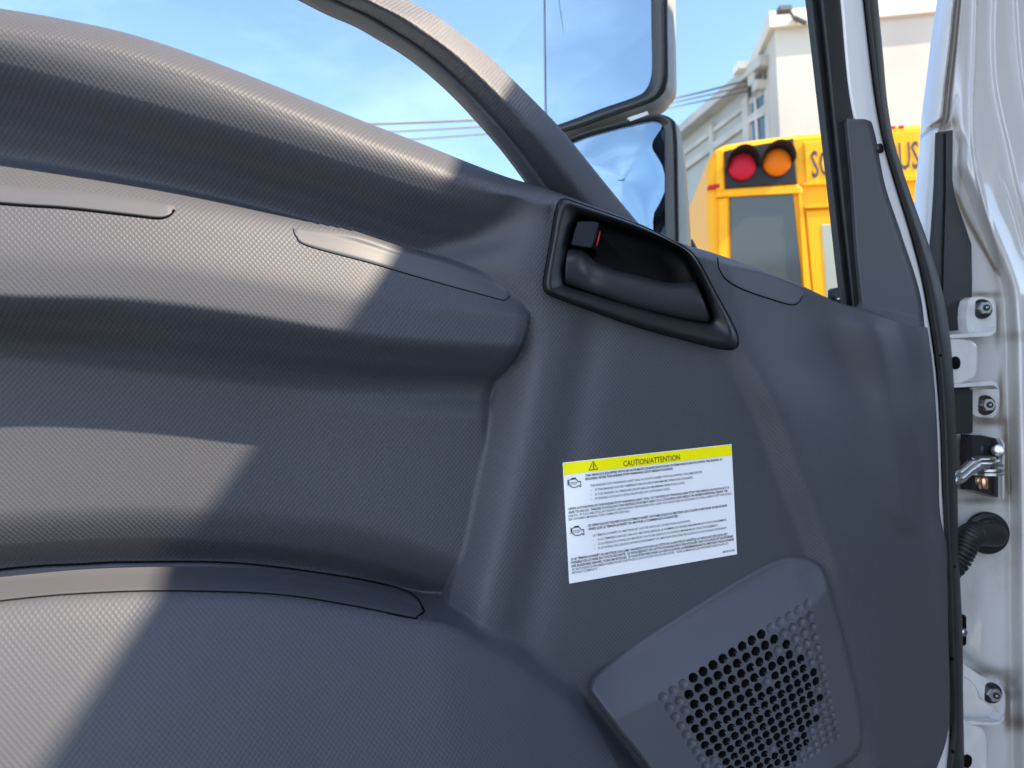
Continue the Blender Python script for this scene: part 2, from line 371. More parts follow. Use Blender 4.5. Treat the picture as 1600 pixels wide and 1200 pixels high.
VB = 1480.; UL = -460.
na, nt = 780, 560
a_ = np.linspace(0, 1, na)[None, :]; t_ = np.concatenate([np.linspace(0, .06, 60, endpoint=False) ** 1.0, np.linspace(.06, 1, nt - 60)])[:, None]
u_ = UL + a_ * (1450 - UL) + 0 * t_; v_ = S(u_) + t_ * (VB - S(u_))
for _ in range(8):
    u_ = UL + a_ * (EDGE(v_) - UL); v_ = S(u_) + t_ * (VB - S(u_))
hh_ = H(u_, v_)
_bp = catmull([(905, 336), (965, 351), (1040, 377), (1082, 410), (1110, 478), (1110, 505), (1040, 493), (925, 460), (880, 440), (887, 380)], 4, True)
def poly_sd(U_, V_, P):
    d = np.full(U_.shape, 1e9); ins = np.zeros(U_.shape, bool); n = len(P)
    for i in range(n):
        a, b = P[i], P[(i+1) % n]; ab = b - a
        t = np.clip(((U_ - a[0]) * ab[0] + (V_ - a[1]) * ab[1]) / (ab @ ab), 0, 1)
        d = np.minimum(d, np.hypot(U_ - a[0] - t * ab[0], V_ - a[1] - t * ab[1]))
        c_ = (a[1] > V_) != (b[1] > V_)
        with np.errstate(divide='ignore', invalid='ignore'):
            ins ^= c_ & (U_ < (b[0] - a[0]) * (V_ - a[1]) / (b[1] - a[1]) + a[0])
    return np.where(ins, d, -d)
hh_ = hh_ - .06 * sstep(-10, 0, poly_sd(u_, v_, _bp))
PP = on_door(u_, v_, hh_)
# turned-over top edge and hinge-side edge, so the moulding has thickness
top1 = PP[0] + np.array([0, .006, -.001]); top2 = PP[0] + np.array([0, .022, -.004]); top3 = PP[0] + np.array([0, .024, -.05])
PP = np.concatenate([top3[None], top2[None], top1[None], PP], 0)
r1 = PP[:, -1] + np.array([0.000, .006, 0]); r2 = PP[:, -1] + np.array([-.001, .022, 0])
PP = np.concatenate([PP, r1[:, None], r2[:, None]], 1)
panel = gridmesh('door_panel', PP, M_TRIM, truck)
tx_ = np.ones(u_.shape)
tx_ -= .9 * np.exp(-((u_ - (800 - .25 * (v_ - 350))) / 55.) ** 2 - ((v_ - 365) / 75.) ** 2)
tx_ -= .5 * sstep(1120, 1230, u_) * (1 - sstep(560, 640, v_))
tx_ = np.clip(tx_, 0, 1); TX = np.ones(PP.shape[:2]); TX[3:, :-2] = tx_
_a = panel.data.attributes.new('grainless', 'FLOAT', 'POINT'); _a.data.foreach_set('value', (1 - TX).ravel().astype(np.float32))

# ---- smooth inlays
def patch(name, topc, botc, matl, parent, off=.0007, nu=160, nv=14, seam=True, seam_r=.0006, dip=0.):
    Tp = catmull(topc, 14); Bp = catmull(botc, 14)
    def resample(P, n):
        d = np.r_[0, np.cumsum(np.linalg.norm(np.diff(P, axis=0), axis=1))]; q = np.linspace(0, d[-1], n)
        return np.stack([np.interp(q, d, P[:, 0]), np.interp(q, d, P[:, 1])], 1)
    T_ = resample(Tp, nu); B_ = resample(Bp, nu)
    w = np.linspace(0, 1, nv)[:, None, None]; UV = T_[None] * (1 - w) + B_[None] * w
    U_, V_ = UV[..., 0], UV[..., 1]
    edge = np.minimum(np.linspace(0, 1, nv), 1 - np.linspace(0, 1, nv))[:, None] + 0 * U_
    e2 = np.minimum(np.arange(nu), np.arange(nu)[::-1])[None, :] / 4. + 0 * U_
    prof = np.minimum(sstep(0, .10, edge), sstep(0, 1, e2))
    hh = H(U_, V_) + .0004 + off * (prof * 1.3 - .3) - dip * np.exp(-((np.linspace(0, 1, nv)[:, None] - .42) / .17) ** 2) * (np.minimum(e2, 1))
    o = gridmesh(name, on_door(U_, V_, hh), matl, parent)
    if seam:
        loop = np.concatenate([B_[::2]]) if seam == 'bottom' else np.concatenate([T_[::3], B_[::-3]])
        hs_ = Hs(loop) + .0001
        v_, f_ = tube(on_door(loop[:, 0], loop[:, 1], hs_), seam_r, 6)
        mk('seam', v_, f_, M_GAP, o)
    return o
patch('trim_strip', [(-300, 260), (0, 289), (100, 296), (200, 307), (273, 321)], [(-300, 290), (0, 318), (100, 325), (200, 336), (245, 341), (262, 338), (270, 331), (274, 325)], M_SMOOTH, panel, .0012, seam='bottom', seam_r=.0009)
patch('trim_strip', [(458, 356), (550, 367), (625, 390), (720, 419), (780, 442), (797, 457)], [(458, 358), (463, 370), (480, 384), (575, 410), (640, 429), (700, 446), (770, 465), (788, 469), (798, 461)], M_SMOOTH, panel, seam='bottom', seam_r=.0004)
patch('cover_cap', [(1121, 402), (1160, 415), (1200, 429), (1238, 446), (1252, 453), (1255, 459)], [(1121, 403), (1124, 420), (1135, 437), (1160, 452), (1200, 466), (1235, 476), (1248, 472), (1255, 460)], M_SMOOTH, panel, .0003, seam='bottom', seam_r=.0006)
rim = patch('pocket_rim', [(-300, 930), (0, 890), (133, 881), (213, 878), (373, 880), (533, 900), (613, 916), (640, 926), (655, 939), (662, 953)],
            [(-300, 980), (0, 940), (133, 928), (267, 924), (427, 929), (533, 944), (600, 957), (640, 965), (655, 966), (662, 956)], M_SMOOTH, panel, .0026, nv=32, seam_r=.0008, dip=.0030)

# ---- grab handle arching up beside the window
gi = [(-420, -110), (-150, -145), (110, -145), (310, -100), (420, -47), (510, 0), (560, 22), (600, 45), (640, 70), (680, 101), (720, 138), (760, 181), (795, 222), (825, 262), (850, 298), (868, 330)]
go = [(-470, -180), (-170, -222), (120, -225), (370, -135), (520, -72), (640, 0), (690, 29), (727, 57), (765, 88), (800, 122), (838, 160), (878, 202), (920, 253), (962, 305), (1008, 360), (1040, 400)]
GI = catmull(gi, 14); GO = catmull(go, 14)
hb = np.interp(np.arange(len(GI)), [0, len(GI) * .75, len(GI) - 1], [.006, -.004, -.026])
prof_t = np.array([0, .0, .035, .085, .10, .14, .2, .3, .4, .46, .5, .54, .6, .7, .8, .9, .96, .99, 1.0])
prof_h = np.array([-.02, -.002, 0, 0, .001, .004, .007, .0125, .0175, .0200, .0207, .0204, .0185, .0140, .0088, .003, -.001, -.005, -.02])
rings = []
for gi_, go_, hbb in zip(GI, GO, hb):
    uv = gi_[None] * (1 - prof_t[:, None]) + go_[None] * prof_t[:, None]
    r_ = on_door(uv[:, 0], uv[:, 1], hbb + prof_h)
    r_[0] = r_[1] + [0, .018, 0]; r_[-1] = r_[-2] + [0, .018, 0]
    rings.append(r_)
v_, f_ = loft(rings)
gh = mk('grab_handle', v_, f_, M_TRIM, truck)
rings = []
for gi_, go_, hbb in zip(GI, GO, hb):
    tt = np.array([-.012, -.01, .02, .07, .088]); uv = gi_[None] * (1 - tt[:, None]) + go_[None] * tt[:, None]
    r_ = on_door(uv[:, 0], uv[:, 1], hbb + np.array([-.004, .0002, .0012, .0012, -.001])); r_[0] = r_[1] + [0, .012, 0]
    rings.append(r_)
v_, f_ = loft(rings, closed=False, cap0=False, cap1=False)
mk('edge_strip', v_, f_, M_SMOOTH, gh)

# ---- pull handle
pairs = [((879, 312), (905, 336)), ((905, 319), (925, 341)), ((960, 338), (965, 351)), ((1010, 357), (1003, 364)), ((1050, 377), (1040, 377)), ((1080, 396), (1062, 388)), ((1100, 425), (1082, 410)),
         ((1120, 462), (1099, 447)), ((1140, 498), (1110, 478)), ((1152, 526), (1115, 497)), ((1149, 543), (1110, 505)), ((1125, 544), (1092, 504)), ((1060, 528), (1040, 493)), ((990, 508), (980, 476)),
         ((920, 483), (925, 460)), ((862, 461), (887, 448)), ((850, 449), (880, 440)), ((852, 425), (881, 415)), ((861, 375), (887, 380)), ((869, 328), (896, 350))]
OU = catmull([p[0] for p in pairs], 8, True); IN = catmull([p[1] for p in pairs], 8, True)
HO = Hs(OU)
def ring_b(t, h): q = OU * (1 - t) + IN * t; return on_door(q[:, 0], q[:, 1], h)
hbz = .0370
R_ = [ring_b(-.06, HO - .003), ring_b(-.02, HO + .0004), ring_b(.04, np.maximum(HO + .003, hbz + .001)), ring_b(.14, hbz + .0055), ring_b(.26, hbz + .0065), ring_b(.42, hbz + .006), ring_b(.72, hbz + .003), ring_b(.92, hbz + .0005), ring_b(1.0, hbz - .002), ring_b(1.03, hbz - .008)]
cI = IN.mean(0)
for sc_, h_ in ((.97, .011), (.93, .001), (.8, -.004), (.5, -.006), (.15, -.007)):
    q = cI + (IN - cI) * sc_; R_.append(on_door(q[:, 0], q[:, 1], h_ + 0 * q[:, 0]))
v_, f_ = loft(R_, cap0=False)
bez = mk('handle_bezel', v_, f_, M_BEZEL, truck)
v_, f_ = tube(on_door(OU[:, 0], OU[:, 1], HO + .0002)[list(range(len(OU))) + [0]], .0009, 6); mk('seam', v_, f_, M_GAP, bez)
tpc = [(885, 391), (890, 388), (905, 387), (914, 391), (921, 399), (932, 409), (946, 416), (965, 423), (1000, 431), (1030, 439), (1052, 442), (1068, 441), (1080, 440), (1088, 443), (1096, 458)]
btc = [(881, 440), (884, 445), (893, 449), (905, 453), (918, 458), (932, 463), (948, 468), (968, 475), (998, 484), (1028, 492), (1050, 497), (1070, 501), (1090, 504), (1104, 505), (1111, 498)]
TP = catmull(tpc, 8); BT = catmull(btc, 8)
lt = np.array([0, 0, .03, .08, .18, .35, .55, .75, .9, .97, 1.0, 1.0]); lh = np.array([.004, .026, .0315, .0345, .0375, .0395, .0400, .0385, .0355, .032, .027, .004])
rr_ = []
for k_, (a1, b1) in enumerate(zip(TP, BT)):
    e = min(k_, len(TP) - 1 - k_) / 5.; e = min(1, e); drop = .006 * (1 - math.sqrt(1 - (1 - e) ** 2))
    dish = .004 * math.exp(-((k_ / len(TP) - .28) / .1) ** 2)
    uv = a1[None] * (1 - lt[:, None]) + b1[None] * lt[:, None]
    rr_.append(on_door(uv[:, 0], uv[:, 1], lh - drop - dish * (1 - lt)))
v_, f_ = loft(rr_)
mk('pull_lever', v_, f_, mat('lever_plastic', (.026, .028, .033), .34, bump='grain'), bez)
kf = catmull([(902, 348), (908, 346), (929, 346), (935, 349), (935, 354), (926, 384), (921, 387), (898, 384), (893, 381), (894, 376)], 4, True)
kb = kf + [8, 3]
v_, f_ = loft([on_door(shrink(kf, 2)[:, 0], shrink(kf, 2)[:, 1], .0417), on_door(kf[:, 0], kf[:, 1], .0403), on_door(kb[:, 0], kb[:, 1], .017)])
kn = mk('lock_knob', v_, f_, mat('knob_plastic', (.022, .026, .034), .25), bez, False)
v_, f_ = loft([on_door(np.array([937, 939.5, 934, 931.5]), np.array([363, 361, 383, 385]), np.array([.0385, .0335, .0335, .0385])), on_door(np.array([936, 938, 932, 930.]), np.array([363, 361, 383, 385]), np.array([.0325, .0265, .0265, .0325]))])
mk('red_mark', v_, f_, M_RED, kn)
v_, f_ = slab([(938, 352), (942, 352), (941, 366), (937, 366), (935, 400), (930, 400)], .014, -.002); mk('pivot_bracket', v_, f_, M_BEZEL, bez)
# small screw pin below the lever
v_, f_ = cyl(on_door(892., 449.5, .025), (0, 1, 0), .002, .01, 12); mk('pivot_pin', v_, f_, M_STEEL, bez)

# ---- caution sticker, lying on the trim
LC = np.array([(879, 723), (1143, 693.8), (1151.6, 866), (889.4, 912)])
def homog(src, dst):
    Am = []
    for (x, y), (X, Y) in zip(src, dst):
        Am.append([x, y, 1, 0, 0, 0, -X*x, -X*y, -X]); Am.append([0, 0, 0, x, y, 1, -Y*x, -Y*y, -Y])
    _, _, Vt = np.linalg.svd(np.array(Am, float)); return Vt[-1].reshape(3, 3)
def app(Hm, P): P = np.asarray(P, float); q = np.c_[P, np.ones(len(P))] @ Hm.T; return q[:, :2] / q[:, 2:]
LW, LH = .144, .0845
HL = homog([(0, 0), (LW, 0), (LW, LH), (0, LH)], LC); HLi = np.linalg.inv(HL)
def lab(P, off): q = app(HL, P); return on_door(q[:, 0], q[:, 1], Hs(q) + off)
def lab_grid(x0, y0, x1, y1, off, n=24):
    X, Y = np.meshgrid(np.linspace(x0, x1, n), np.linspace(y0, y1, n)); return lab(np.c_[X.ravel(), Y.ravel()], off).reshape(n, n, 3)
def sheet(name, x0, y0, x1, y1, off, matl, parent, th=.0003):
    Gd = lab_grid(x0, y0, x1, y1, off); n = Gd.shape[0]
    o = gridmesh(name, Gd, matl, parent); return o
lbl = sheet('caution_sticker', 0, 0, LW, LH, .0007, M_LABEL, truck)
lbl['label'] = 'white caution sticker with yellow header and two stop engine symbols'
# turned-down sticker edge (its thickness)
ed = [(x, 0) for x in np.linspace(0, LW, 24)] + [(LW, y) for y in np.linspace(0, LH, 16)[1:]] + [(x, LH) for x in np.linspace(LW, 0, 24)[1:]] + [(0, y) for y in np.linspace(LH, 0, 16)[1:-1]]
v_, f_ = loft([lab(ed, .0007), lab(ed, .0001)], False, False); mk('sticker_edge', v_, f_, M_LABEL, lbl, False)
sheet('yellow_header', 0.0004, 0.0004, LW - .0004, LH * .101, .0010, M_YEL, lbl)
def zpx(x, y): return app(HLi, [(870 + x / 5., 680 + y / 5.)])[0]
def textmesh(txt, bold=0.0):
    cu = bpy.data.curves.new('t', 'FONT'); cu.body = txt; cu.size = 1; cu.resolution_u = 2; cu.offset = bold
    ob = bpy.data.objects.new('t', cu); COL.objects.link(ob)
    dg = bpy.context.evaluated_depsgraph_get(); dg.update()
    me = ob.evaluated_get(dg).to_mesh()
    V = np.array([v.co[:] for v in me.vertices]); F_ = [tuple(p.vertices) for p in me.polygons]
    ob.evaluated_get(dg).to_mesh_clear(); bpy.data.objects.remove(ob); bpy.data.curves.remove(cu)
    return V, F_
def put_text(name, txt, z0, z1, hgt, bold, parent, off=.0013):
    V, F_ = textmesh(txt, bold); p0 = zpx(*z0); p1 = zpx(*z1)
    V = V.copy(); x0, x1 = V[:, 0].min(), V[:, 0].max()
    k = (p1[0] - p0[0]) / (x1 - x0); cap = .70
    X = p0[0] + (V[:, 0] - x0) * k; ky = hgt / cap
    dyl = (p1[1] - p0[1]) * .3
    Y = p0[1] + dyl + hgt * .5 - V[:, 1] * ky
    return lab(np.c_[X, Y], off), F_
lines = [
 ((222, 315), (1290, 190), 1, "THIS VEHICLE IS EQUIPPED WITH AN AUTOMATIC ENGINE SHUTDOWN SYSTEM WHICH SHUTS DOWN THE ENGINE 30"),
 ((222, 341), (910, 265), 1, "SECONDS AFTER THE ENGINE STOP WARNING LIGHT BEGINS FLASHING."),
 ((262, 393), (1138, 290), 0, "THE ENGINE STOP WARNING LIGHT WILL ACTIVATE UNDER THE FOLLOWING CIRCUMSTANCES:"),
 ((300, 425), (1065, 332), 0, "IF THE ENGINE WATER TEMPERATURE EXCEEDS MAXIMUM OPERATING DEGREES."),
 ((300, 460), (1005, 375), 0, "IF THE ENGINE OIL PRESSURE DROPS BELOW MINIMUM OPERATING LEVEL."),
 ((300, 494), (888, 421), 0, "IF ENGINE COOLANT LEVEL DROPS BELOW SUFFICIENT LEVEL."),
 ((262, 430), (272, 428), 0, "-"), ((264, 465), (274, 463), 0, "-"), ((266, 498), (276, 496), 0, "-"),
 ((92, 576), (1345, 408), 1, "UPON ACTIVATION OF THE ENGINE STOP WARNING LIGHT, PULL TO THE SIDE OF THE ROAD AND STOP THE VEHICLE AS SOON AS IT IS"),
 ((92, 603), (1335, 437), 1, "SAFE TO DO SO.  FAILURE TO FOLLOW THIS INSTRUCTION MAY LEAD TO A COLLISION AND RESULT IN SEVERE PERSONAL INJURY OR"),
 ((92, 631), (1368, 458), 0, "DEATH.  IF YOU ARE STILL IN TRAFFIC, RESTARTING THE ENGINE WILL GIVE YOU ANOTHER 30 SECONDS TO PULL SAFELY OFF THE ROAD."),
 ((92, 658), (572, 595), 0, "SEE OWNER'S MANUAL FOR COMPLETE DETAILS."),
 ((242, 706), (1330, 551), 1, "CE V\u00c9HICULE EST \u00c9QUIP\u00c9 D'UN SYST\u00c8ME D'ARR\u00caT AUTOMATIQUE DU MOTEUR QUI COUPE LE MOTEUR 30 SECONDES"),
 ((245, 733), (950, 635), 1, "APR\u00c8S QUE LE T\u00c9MOIN D'ARR\u00caT DU MOTEUR A COMMENC\u00c9 \u00c0 CLIGNOTER."),
 ((282, 782), (1043, 675), 0, "LE T\u00c9MOIN D'ARR\u00caT DU MOTEUR EST ACTIV\u00c9 DANS LES CONDITIONS SUIVANTES:"),
 ((320, 815), (1330, 660), 0, "SI LA TEMP\u00c9RATURE DE L'EAU DU MOTEUR D\u00c9PASSE LE NOMBRE DE DEGR\u00c9S MAXIMUM DE FONCTIONNEMENT;"),
 ((322, 848), (1260, 705), 0, "SI LA PRESSION D'HUILE DU MOTEUR CHUTE EN DESSOUS DU NIVEAU MINIMUM DE FONCTIONNEMENT;"),
 ((322, 881), (1330, 725), 0, "SI LE NIVEAU DE LIQUIDE DE REFROIDISSEMENT DU MOTEUR DESCEND EN DESSOUS D'UN NIVEAU SUFFISANT."),
 ((282, 820), (292, 818), 0, "-"), ((286, 853), (296, 851), 0, "-"), ((290, 886), (300, 884), 0, "-"),
 ((110, 968), (1335, 776), 1, "SI LE T\u00c9MOIN D'ARR\u00caT DU MOTEUR S'ALLUME, RANGEZ-VOUS SUR LE C\u00d4T\u00c9 DE LA ROUTE ET ARR\u00caTEZ LE V\u00c9HICULE D\u00c8S QU'IL EST"),
 ((112, 995), (1378, 793), 1, "POSSIBLE DE LE FAIRE EN TOUTE S\u00c9CURIT\u00c9.  LE NON-RESPECT DE CETTE CONSIGNE PEUT PROVOQUER UNE COLLISION ET ENTRA\u00ceNER"),
 ((115, 1022), (1383, 818), 1, "DES BLESSURES GRAVES, VOIRE MORTELLES.  SI VOUS \u00caTES PRIS DANS LA CIRCULATION, LE RED\u00c9MARRAGE DU MOTEUR VOUS DONNE"),
 ((118, 1048), (1340, 850), 0, "30 SECONDES SUPPL\u00c9MENTAIRES POUR SORTIR DE LA ROUTE EN TOUTE S\u00c9CURIT\u00c9.  VOIR LE MANUEL DU PROPRI\u00c9TAIRE POUR LES"),
 ((118, 1075), (318, 1045), 0, "D\u00c9TAILS COMPLETS."),
 ((1298, 913), (1388, 897), 0, "MXR01738")]
fine = MB()
for z0, z1, bo, tx in lines:
    fine.add(*put_text('x', tx, z0, z1, .00160 if bo else .00155, .022 if bo else .004, lbl))
fine.build('fine_print', M_INK, lbl)
ttl = MB(); ttl.add(*put_text('x', "CAUTION/ATTENTION", (520, 222), (962, 172), .0041, .004, lbl)); ttl.build('header_text', M_INK, lbl)
def stroke(pts_z, w, closed, off=.0013):
    P = np.array([zpx(*p) for p in pts_z]); n = len(P); mb = MB()
    for i in range(n if closed else n - 1):
        a, b = P[i], P[(i+1) % n]; t = (b - a) / np.linalg.norm(b - a); nn = np.array([-t[1], t[0]]) * w / 2; e = t * w * .4
        mb.add(lab([a - e + nn, b + e + nn, b + e - nn, a - e - nn], off + .00001 * i), [(0, 1, 2, 3)])
    return mb
tri = stroke([(284, 203), (318, 266), (252, 273)], .0005, True); tri.add(*[(lambda b: (b.v, b.f))(stroke([(285, 225), (287, 250)], .0007, False, .0014))][0]); tri.add(*[(lambda b: (b.v, b.f))(stroke([(288, 258), (288, 262)], .0008, False, .0015))][0])
tri.build('warning_triangle', M_INK, lbl)
for dx, dy in ((0, 0), (24, 376)):
    e1 = [(92, 365), (95, 352), (112, 346), (150, 341), (158, 352), (170, 366), (174, 362), (186, 360), (188, 400), (178, 400), (174, 392), (165, 396), (158, 405), (122, 408), (106, 398), (98, 388)]
    e1 = [(x + dx, y + dy) for x, y in e1]
    ic = stroke(e1, .00055, True)
    for seg in ([(86, 352), (88, 392)], [(88, 372), (96, 371)], [(112, 343), (148, 338)], [(114, 338), (146, 334)]):
        s2 = stroke([(x + dx, y + dy) for x, y in seg], .0006, False, .0016); ic.add(s2.v, s2.f)
    ic.add(*put_text('x', "STOP", (106 + dx, 380 + dy), (158 + dx, 373 + dy), .0020, .004, lbl, .0016))
    ic.build('engine_symbol', M_INK, lbl)

# ---- speaker pod
OL = catmull([(925, 1087), (921, 1072), (928, 1056), (948, 1037), (1000, 999), (1080, 949), (1150, 906), (1200, 879), (1228, 869), (1260, 869), (1282, 882), (1293, 905), (1306, 950), (1319, 1000), (1333, 1055), (1345, 1110), (1348, 1155), (1338, 1182), (1310, 1203), (1230, 1245), (1150, 1292), (1095, 1312), (1060, 1290), (1010, 1200), (965, 1142)], 5, True)
Us, Vs = np.meshgrid(np.arange(914, 1356, 1.1), np.arange(862, 1318, 1.1))
sd = poly_sd(Us, Vs, OL)
crease = cv([(915, 1110), (954, 1106), (1020, 1078), (1110, 1027), (1200, 976), (1272, 928), (1300, 895), (1360, 850)])
dt = Vs - crease(Us)                                   # >0 below the crease
Hp = .0625 + .00003 * np.clip(dt, 0, 400) - .00032 * (np.sqrt(np.clip(22 - dt, 0, None) ** 2 + 300) - 17.3)
Hp = Hp - .010 * sstep(1255, 1340, Us - .16 * (Vs - 1000))
edge_drop = np.clip(1 - sd / 8., 0, 1.4)
base_h = H(Us, Vs)
Hp = smax(Hp, base_h + .002, .004)
Hp = Hp - (Hp - base_h + .003) * (1 - np.sqrt(np.clip(1 - np.clip(edge_drop, 0, 1) ** 2, 0, 1)))
Hp = np.where(sd < 0, base_h - .003, Hp)
Zp = lambda x, y: (900 + x * .3, 840 + y * .3)
HH = homog([(0, 0), (15, 0), (0, 9), (15, 7)], [Zp(1205, 350), Zp(452, 830), Zp(1308, 808), Zp(650, 1150)]); HHi = np.linalg.inv(HH)
ij = app(HHi, np.c_[Us.ravel(), Vs.ravel()]); I0 = ij[:, 0].reshape(Us.shape); J0 = ij[:, 1].reshape(Us.shape)
ri, rj = np.round(I0), np.round(J0); rad = np.hypot(I0 - ri, J0 - rj)
cen = app(HH, np.c_[ri.ravel(), rj.ravel()]); cu_ = cen[:, 0].reshape(Us.shape); cv_ = cen[:, 1].reshape(Us.shape)
ex_, ey_ = Zp(925, 860)
deep = (((cu_ - ex_) / 100.) ** 2 + ((cv_ - ey_) / 104.) ** 2) < 1.12
blk = (np.sin(ri * 12.9898 + rj * 78.233) * 43758.5453) % 1 > .93
inlat = (ri >= 0) & (ri <= 15) & (rj >= 0) & (rj <= 15)
prof = 1 - sstep(.335, .385, rad)
depth = np.where(deep & ~(blk & (cu_ > 1190)), .012, .0028) * prof * inlat
# a faint raised lip round each hole
lip = .00035 * np.exp(-((rad - .42) / .035) ** 2) * inlat
P3 = on_door(Us, Vs, Hp); P3[..., 1] += depth - lip; BASEY = P3[..., 1] - depth
pod = gridmesh('speaker_grille', P3, M_SMOOTH, truck, mask=sd > -5)
# centre point of the open holes
cc = on_door(ex_, ey_, .0445)
pod.data.materials.append(M_GAP)
_co = np.zeros(len(pod.data.vertices) * 3, np.float32); pod.data.vertices.foreach_get('co', _co)
# walls and floors of the open holes painted black in place of shade
_n1, _n2 = Us.shape; _mk = sd > -5
_k = _mk[:-1, :-1] & _mk[1:, :-1] & _mk[1:, 1:] & _mk[:-1, 1:]
_dm = (depth[:-1, :-1] + depth[1:, :-1] + depth[1:, 1:] + depth[:-1, 1:]) / 4
pod.data.polygons.foreach_set('material_index', ((_dm[_k] > .0009) & (np.where(deep & ~(blk & (cu_ > 1190)), 1, 0)[:-1, :-1][_k] > 0)).astype(np.int32))
dimp = None

# ---- corner trim in front of the window (sail)
SL = cvx([(1320, 120), (1322, 185), (1331, 285), (1337, 380), (1346, 478), (1352, 560)])
SRr = cvx([(1345, 184), (1362, 190), (1374, 206), (1383, 226), (1396, 279), (1415, 346), (1436, 434), (1447, 503), (1456, 560)])
vv = np.linspace(185, 530, 170)[:, None]; tt = np.linspace(0, 1, 50)[None, :]
lft = SL(vv); rgt = SRr(vv)
uu = lft + (rgt - lft) * tt; vv2 = np.minimum(vv + 0 * tt, S(uu) + 1.5)
crx = cvx([(1352, 186), (1356, 200), (1375, 292), (1400, 367), (1432, 475), (1436, 510), (1440, 560)])(vv)
hS = -.008 + .0 * uu
hS = hS - .00045 * np.clip(uu - crx, 0, None) - .002 * np.exp(-((uu - crx) / 5.) ** 2) * 0
botl = cv([(1340, 470), (1360, 478), (1400, 487), (1436, 500)])(uu)
hS = hS + .0006 * np.clip(vv2 - botl, 0, None) * (1 - sstep(crx - 4, crx + 6, uu)) 
e_ = np.clip(1 - (vv2 - 185) / 9., 0, 1); hS = hS - .006 * (1 - np.sqrt(1 - e_ * e_ * .99))
e_ = np.clip(1 - tt * 24, 0, 1); hS = hS - .004 * (1 - np.sqrt(1 - e_ * e_ * .99))
Ps = on_door(uu, vv2, np.minimum(hS, .03))
Ps = np.concatenate([(Ps[:1] + [0, .02, 0]), Ps], 0); Ps = np.concatenate([Ps[:, :1] + [0, .006, 0], Ps], 1)
sail = gridmesh('corner_trim', Ps, M_SMOOTH, truck)
v_, f_ = cyl(on_door(1377., 231., -.0095), (0, 1, 0), .0045, .01, 20, .001); mk('trim_screw', v_, f_, M_GLOSSB, sail)

# ---- window run channel, two rubber lips
def vstrip(name, Lf, Rf, v0, v1, h0, bulge, matl, parent, back=.015, nv=160, nt_=13, flat=.0):
    vv = np.linspace(v0, v1, nv)[:, None]; tt = np.linspace(0, 1, nt_)[None, :]
    uu = Lf(vv) + (Rf(vv) - Lf(vv)) * tt
    q = np.clip(np.abs(2 * tt - 1) - flat, 0, 1) / (1 - flat)
    h = h0 + bulge * np.sqrt(1 - q ** 2 * .999) + 0 * uu
    P = on_door(uu, vv + 0 * tt, h)
    P = np.concatenate([P[:, :1] + [0, back, 0], P, P[:, -1:] + [0, back, 0]], 1)
    return gridmesh(name, P, matl, parent)
c1 = cvx([(1225, -300), (1262, 0), (1285, 200), (1296, 297), (1312, 442), (1318, 490), (1325, 560)])
c2 = cvx([(1243, -300), (1280, 0), (1301, 200), (1311, 297), (1330, 475), (1338, 560)])
c3 = cvx([(1283, -300), (1316, 0), (1336, 185), (1342, 300), (1350, 475), (1358, 560)])
chan = vstrip('window_channel', c2, c3, -300, 540, -.020, .006, M_BLACK, truck, back=.006, flat=.6)
vstrip('rubber_lip', c1, c2, -300, 540, -.026, .006, M_BLACK, chan, back=.003)
v_, f_ = slab([(1305, 452), (1309, 449), (1312, 452), (1314, 466), (1311, 478), (1305, 478)], .0, -.01); clip = mk('glass_clip', v_, f_, M_BLACK, chan)
v_, f_ = cyl(on_door(1311., 467., .001), (0, 1, 0), .0012, .004, 10); mk('rivet', v_, f_, M_STEEL, clip)

# ---- white door frame edge and rubber seal
FL = cvx([(1260, -400), (1290, -200), (1312, 0), (1333, 185), (1366, 290), (1400, 420), (1430, 560), (1440, 760), (1445, 1000), (1380, 1500)])
FR = cvx([(1310, -300), (1350, 0), (1357, 62), (1370, 162), (1382, 225), (1401, 292), (1418, 347), (1441, 435), (1453, 505), (1463, 577), (1470, 667), (1474, 773), (1477, 820), (1478, 900), (1480, 1000), (1484, 1100), (1486, 1150), (1484, 1200), (1478, 1300), (1470, 1500)])
vstrip('door_frame', FL, FR, -300, 1480, -.016, .004, M_PAINT, truck, back=.03, nv=300, flat=.9)
SLf = cvx([(1308, -300), (1349, 0), (1356, 62), (1369, 162), (1381, 225), (1400, 292), (1417, 347), (1440, 435), (1452, 505), (1462, 577), (1468, 667), (1472, 773), (1474, 822), (1478, 900), (1481, 1000), (1485, 1080), (1486, 1130), (1483, 1160), (1477, 1200), (1466, 1300), (1440, 1500)])
SRt = cvx([(1350, -300), (1372, 0), (1380, 87), (1387, 162), (1397, 220), (1421, 297), (1457, 400), (1475, 467), (1485, 530), (1489, 577), (1493, 640), (1496, 747), (1497, 827), (1499, 880), (1504, 987), (1505, 1093), (1507, 1197), (1508, 1500)])
seal = vstrip('door_seal', SLf, SRt, -300, 1480, -.020, .016, M_BLACK, truck, back=.02, nv=320, nt_=21)
SB = MB()
for (uq, vq) in ((1450, 423), (1481, 690), (1471, 555), (1484, 730), (1492, 885), (1489, 1030), (1490, 1175)):
    v_, f_ = cyl(on_door(float(uq), float(vq), -.0042), (0, 1, 0), .0016, .002, 10); mk('vent_hole', v_, f_, M_GAP, seal)


# ---- glass pane (4 mm)
gp = [(-480, -520), (1295, -520), (1335, 560), (600, 560), (-480, 260)]
g0 = on_door(np.array([p[0] for p in gp], float), np.array([p[1] for p in gp], float), -.032)
v_, f_ = loft([g0, g0 + [0, .004, 0]]); mk('window_glass', v_, f_, M_GLASS, truck, False)

